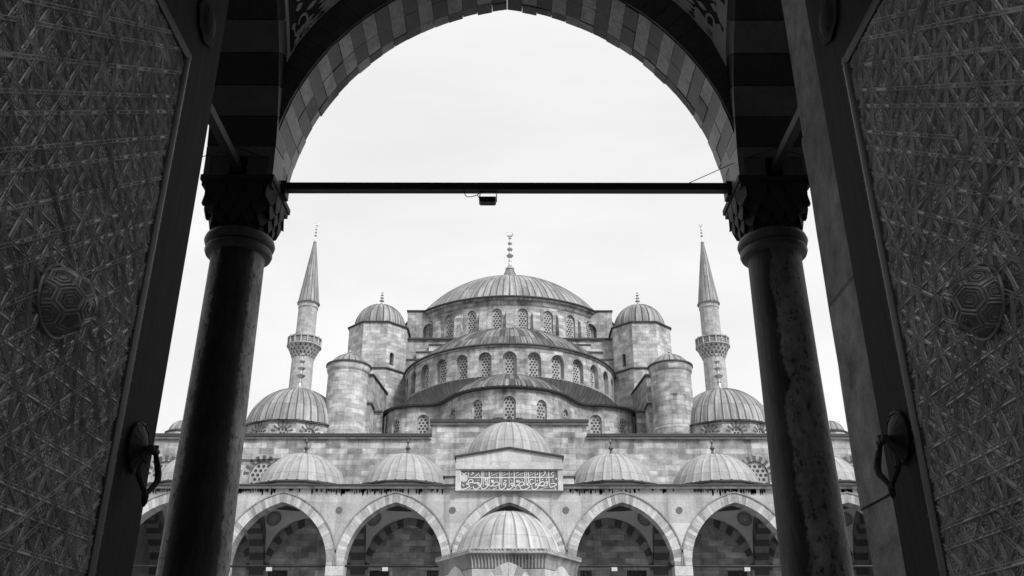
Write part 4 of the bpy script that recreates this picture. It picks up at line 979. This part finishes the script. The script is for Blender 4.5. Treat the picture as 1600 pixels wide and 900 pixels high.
def door(sg, X, Y1, label, bs, pz1, se, bz):
    HO = .066
    # leaf stands along the passage; face towards the middle; s runs along +Y
    t = thing('door_leaf', (X, Y1 - 1, 0), label, 'door', 'bronze door leaves of the gateway')
    Y0 = Y1 - 2.15; P = lambda s_, z, o: (X - sg * -1 * 0 + (-sg) * o, s_, z)     # o: how far it stands out of the face
    mb = MB(); xa, xb = X + sg * .006, X + sg * .1
    mb.box(min(xa, xb), max(xa, xb), Y0, Y1, .05, 4.7); mb.build('leaf_board', M['wood'], t)
    ps0, ps1, pz0 = Y1 - se - 1.44, Y1 - se, .35
    mb = MB(); mb.face([P(ps0, pz0, .004), P(ps1, pz0, .004), P(ps1, pz1, .004), P(ps0, pz1, .004)]); pn = mb.build('bronze_panel', M['bronze'], t)
    bc = Vector((Y1 - bs, bz)); br = .112
    mb = MB(); w_ = .0098
    for a, b in girih(.106, .0655, ps0 + .01, ps1 - .01, pz0 + .01, pz1 - .01, bc):
        mid_ = (a + b) / 2
        # stop at the boss
        d = (b - a); l = d.length
        tt = max(0, min(1, (bc - a).dot(d) / (l * l))); near = (a + d * tt - bc).length
        parts_ = [(a, b)]
        if near < br:
            parts_ = []; h_ = math.sqrt(br * br - near * near) / l
            if tt - h_ > .02: parts_.append((a, a + d * (tt - h_)))
            if tt + h_ < .98: parts_.append((a + d * (tt + h_), b))
        for a2, b2 in parts_:
            dn = d.normalized(); n = Vector((-dn.y, dn.x)); hk = random.uniform(.92, 1.1)
            for c0 in (0,):
                rows = []
                for e_ in (a2 - dn * .004, b2 + dn * .004):
                    rows.append([P(*(e_ + n * (c0 + w_ * q)), h * hk) for q, h in ((-1, .001), (-.82, .0075), (-.6, .0092), (-.38, .0078), (-.25, .0052), (.25, .0052), (.38, .0078), (.6, .0092), (.82, .0075), (1, .001))])
                mb.grid(rows); mb.face(rows[0]); mb.face(rows[1][::-1])
    mb.build('strapwork', M['strap'], pn, 50)
    # panel moulding and a row of studs
    mb = MB()
    for (a, b) in (((ps0, pz0), (ps0, pz1)), ((ps1, pz0), (ps1, pz1)), ((ps0, pz1), (ps1, pz1)), ((ps0, pz0), (ps1, pz0))):
        a, b = Vector(a), Vector(b); d = (b - a).normalized(); n = Vector((-d.y, d.x)); rows = []
        for e_ in (a - d * .02, b + d * .02): rows.append([P(*(e_ + n * q), h) for q, h in ((-.034, .0), (-.026, .014), (0, .021), (.026, .014), (.034, 0))])
        mb.grid(rows)
    z = pz0 + .05
    while z < pz1:
        p = P(ps1 + .035, z, .006); mb.lathe([(.009, 0), (.006, .006), (.001, .008)], 6); 
        for v_ in range(len(mb.v) - 18, len(mb.v)): q = mb.v[v_].copy(); mb.v[v_] = Vector((p[0] - sg * q.z, p[1] + q.x, p[2] + q.y))
        z += .045
    mb.build('panel_moulding', M['moulding'], t, 40)
    # boss: dome with a net of hexagons and pentagons
    mb = MB(); o3 = lambda v_: Vector(P(bc.x + v_[0], bc.y + v_[1], .004 + v_[2]))
    prof = [(br * math.cos(a_), br * 1.1 * math.sin(a_)) for a_ in [PI / 2 * i / 10 for i in range(11)]]
    rows = [[o3((r * math.cos(2 * PI * k / 32), r * math.sin(2 * PI * k / 32), h)) for k in range(32)] for r, h in prof]
    mb.grid(rows, 0, None, True); boss = mb.build('boss', M['boss'], t, 60)
    bmi = bmesh.new(); bmesh.ops.create_icosphere(bmi, subdivisions=1, radius=1.0); V = [v_.co.copy() for v_ in bmi.verts]; Ed = [(e_.verts[0].index, e_.verts[1].index) for e_ in bmi.edges]; bmi.free()
    rot = Quaternion((.3, .9, .2), .7); V = [rot @ v_ for v_ in V]; lines = []
    for i, j in Ed: lines.append(((V[i] * 2 + V[j]).normalized(), (V[i] + V[j] * 2).normalized()))
    nb = {i: [j for e_ in Ed for j in e_ if i in e_ and j != i] for i in range(len(V))}
    for i in nb:
        for j in nb[i]:
            for k in nb[i]:
                if j < k and k in nb[j]: lines.append(((V[i] * 2 + V[j]).normalized(), (V[i] * 2 + V[k]).normalized()))
    cells = [(V[i], [(V[i] * 2 + V[j]).normalized() for j in nb[i]]) for i in nb]
    for i in nb:
        for j in nb[i]:
            for k in nb[i]:
                if i < j < k and k in nb[j]: cells.append(((V[i] + V[j] + V[k]).normalized(), [(V[a_] * 2 + V[b_]).normalized() for a_ in (i, j, k) for b_ in (i, j, k) if a_ != b_]))
    inner = MB()
    for cc, vs_ in cells:
        if cc.z < .15: continue
        ax_ = cc.orthogonal().normalized(); ay_ = cc.cross(ax_); vs_ = sorted(vs_, key=lambda p_: math.atan2(p_.dot(ay_), p_.dot(ax_)))
        for sc_, rr_ in ((.56, .0036), (.3, .003)):
            inner.tube([o3((q_.x * br * 1.005, q_.y * br * 1.005, q_.z * br * 1.105)) for q_ in [cc.lerp(v_, sc_).normalized() for v_ in vs_]], rr_, 5, 0, True)
    inner.build('boss_relief', M['boss'], boss, 50)
    mb = MB()
    for a, b in lines:
        if a.z < .05 and b.z < .05: continue
        for off in (-.05, .05):
            sd_ = a.cross(b).normalized() * off; path = []
            for q in range(6):
                v_ = (a.lerp(b, q / 5) + sd_).normalized()
                if v_.z < 0: v_.z = 0; v_.normalize()
                path.append(o3((v_.x * br * 1.01, v_.y * br * 1.01, v_.z * br * 1.11)))
            mb.tube(path, .0046, 5)
    mb.build('boss_strapwork', M['strap'], boss, 50)
    mb = MB(); mb.tube([o3((br * 1.06 * math.cos(2 * PI * k / 32), br * 1.06 * math.sin(2 * PI * k / 32), .006)) for k in range(32)], .008, 6, 0, True)
    mb.build('boss_collar', M['boss'], boss, 50)
    # corner stud rosettes on the rails
    for zz in (pz1 + .34, .12):
        mb = MB(); o4 = lambda v_: Vector(P(Y1 - .24 + v_[0] * 1.2, zz + v_[1] * 1.2, v_[2] * .55))
        prof = [(.1, .0), (.1, .012), (.085, .02), (.075, .016), (.06, .035), (.03, .048), (.001, .052)]
        mb.grid([[o4((r * (1 + .05 * math.cos(8 * 2 * PI * k / 32)) * math.cos(2 * PI * k / 32), r * (1 + .05 * math.cos(8 * 2 * PI * k / 32)) * math.sin(2 * PI * k / 32), h)) for k in range(32)] for r, h in prof], 0, None, True)
        mb.build('rosette', M['wood'], t, 50)
    # pull: fluted plate, hinge pin and drop ring
    hy, hz = Y1 - .175, 2.12; o5 = lambda v_: Vector(P(hy + v_[0], hz + v_[1], v_[2]))
    mb = MB(); prof = [(.094, .004), (.094, .01), (.086, .014), (.081, .01), (.065, .018), (.04, .03), (.02, .036), (.001, .038)]
    mb.grid([[o5((r * (1 + (.03 * math.cos(14 * 2 * PI * k / 56) if r < .1 else 0)) * math.cos(2 * PI * k / 56), r * 1.12 * (1 + (.03 * math.cos(14 * 2 * PI * k / 56) if r < .1 else 0)) * math.sin(2 * PI * k / 56), h)) for k in range(56)] for r, h in prof], 0, None, True)
    hd = mb.build('handle_plate', M['iron_handle'], t, 40)
    mb = MB(); mb.tube([o5((0, 0, .04)), o5((.005, -.005, .06)), o5((.01, -.008, .08))], [.014, .018, .02], 8); mb.tube([o5((-.03, -.012, HO)), o5((.035, -.012, HO))], .016, 8)
    tx = Vector((.88, 0, .3)); pt2 = []
    for s_ in (-1, 1):
        half_ = [(.016, -.008), (.028, -.035), (.05, -.075), (.06, -.105), (.055, -.13), (.036, -.15), (.018, -.17), (.006, -.185)]
        path = [o5((q * s_ * tx.x, z_, HO + q * s_ * tx.z)) for q, z_ in half_]
        mb.tube(catmull([tuple(p_) for p_ in path], 4), [.0085 + .004 * math.sin(PI * i / 28) for i in range(29)], 7)
        mb.tube(catmull([tuple(p_ + Vector((0, 0, -.004)) * 1) for p_ in [o5((q * .72 * s_ * tx.x, z_ * .95 - .01, HO + q * .72 * s_ * tx.z)) for q, z_ in half_]], 4), .004, 5)
        mb.tube([o5((s_ * .004, -.185, HO)), o5((s_ * .014 * tx.x, -.192, HO)), o5((s_ * .02 * tx.x, -.205, HO))], [.006, .01, .006], 7)
    mb.tube([o5((0, -.175, HO)), o5((0, -.2, HO)), o5((0, -.22, HO)), o5((0, -.236, HO))], [.008, .014, .012, .003], 8)
    mb.build('drop_ring', M['iron_handle'], hd, 50)
    return t
door(-1, -1.45, 3.72, 'bronze-clad door leaf on the left, its drop-ring handle standing out against the bright courtyard', 1.02, 3.9, .4, 2.39)
door(1, 1.555, 3.56, 'bronze-clad door leaf beside the rough stone jamb, its drop-ring handle lost in shade', .97, 3.79, .35, 2.345)
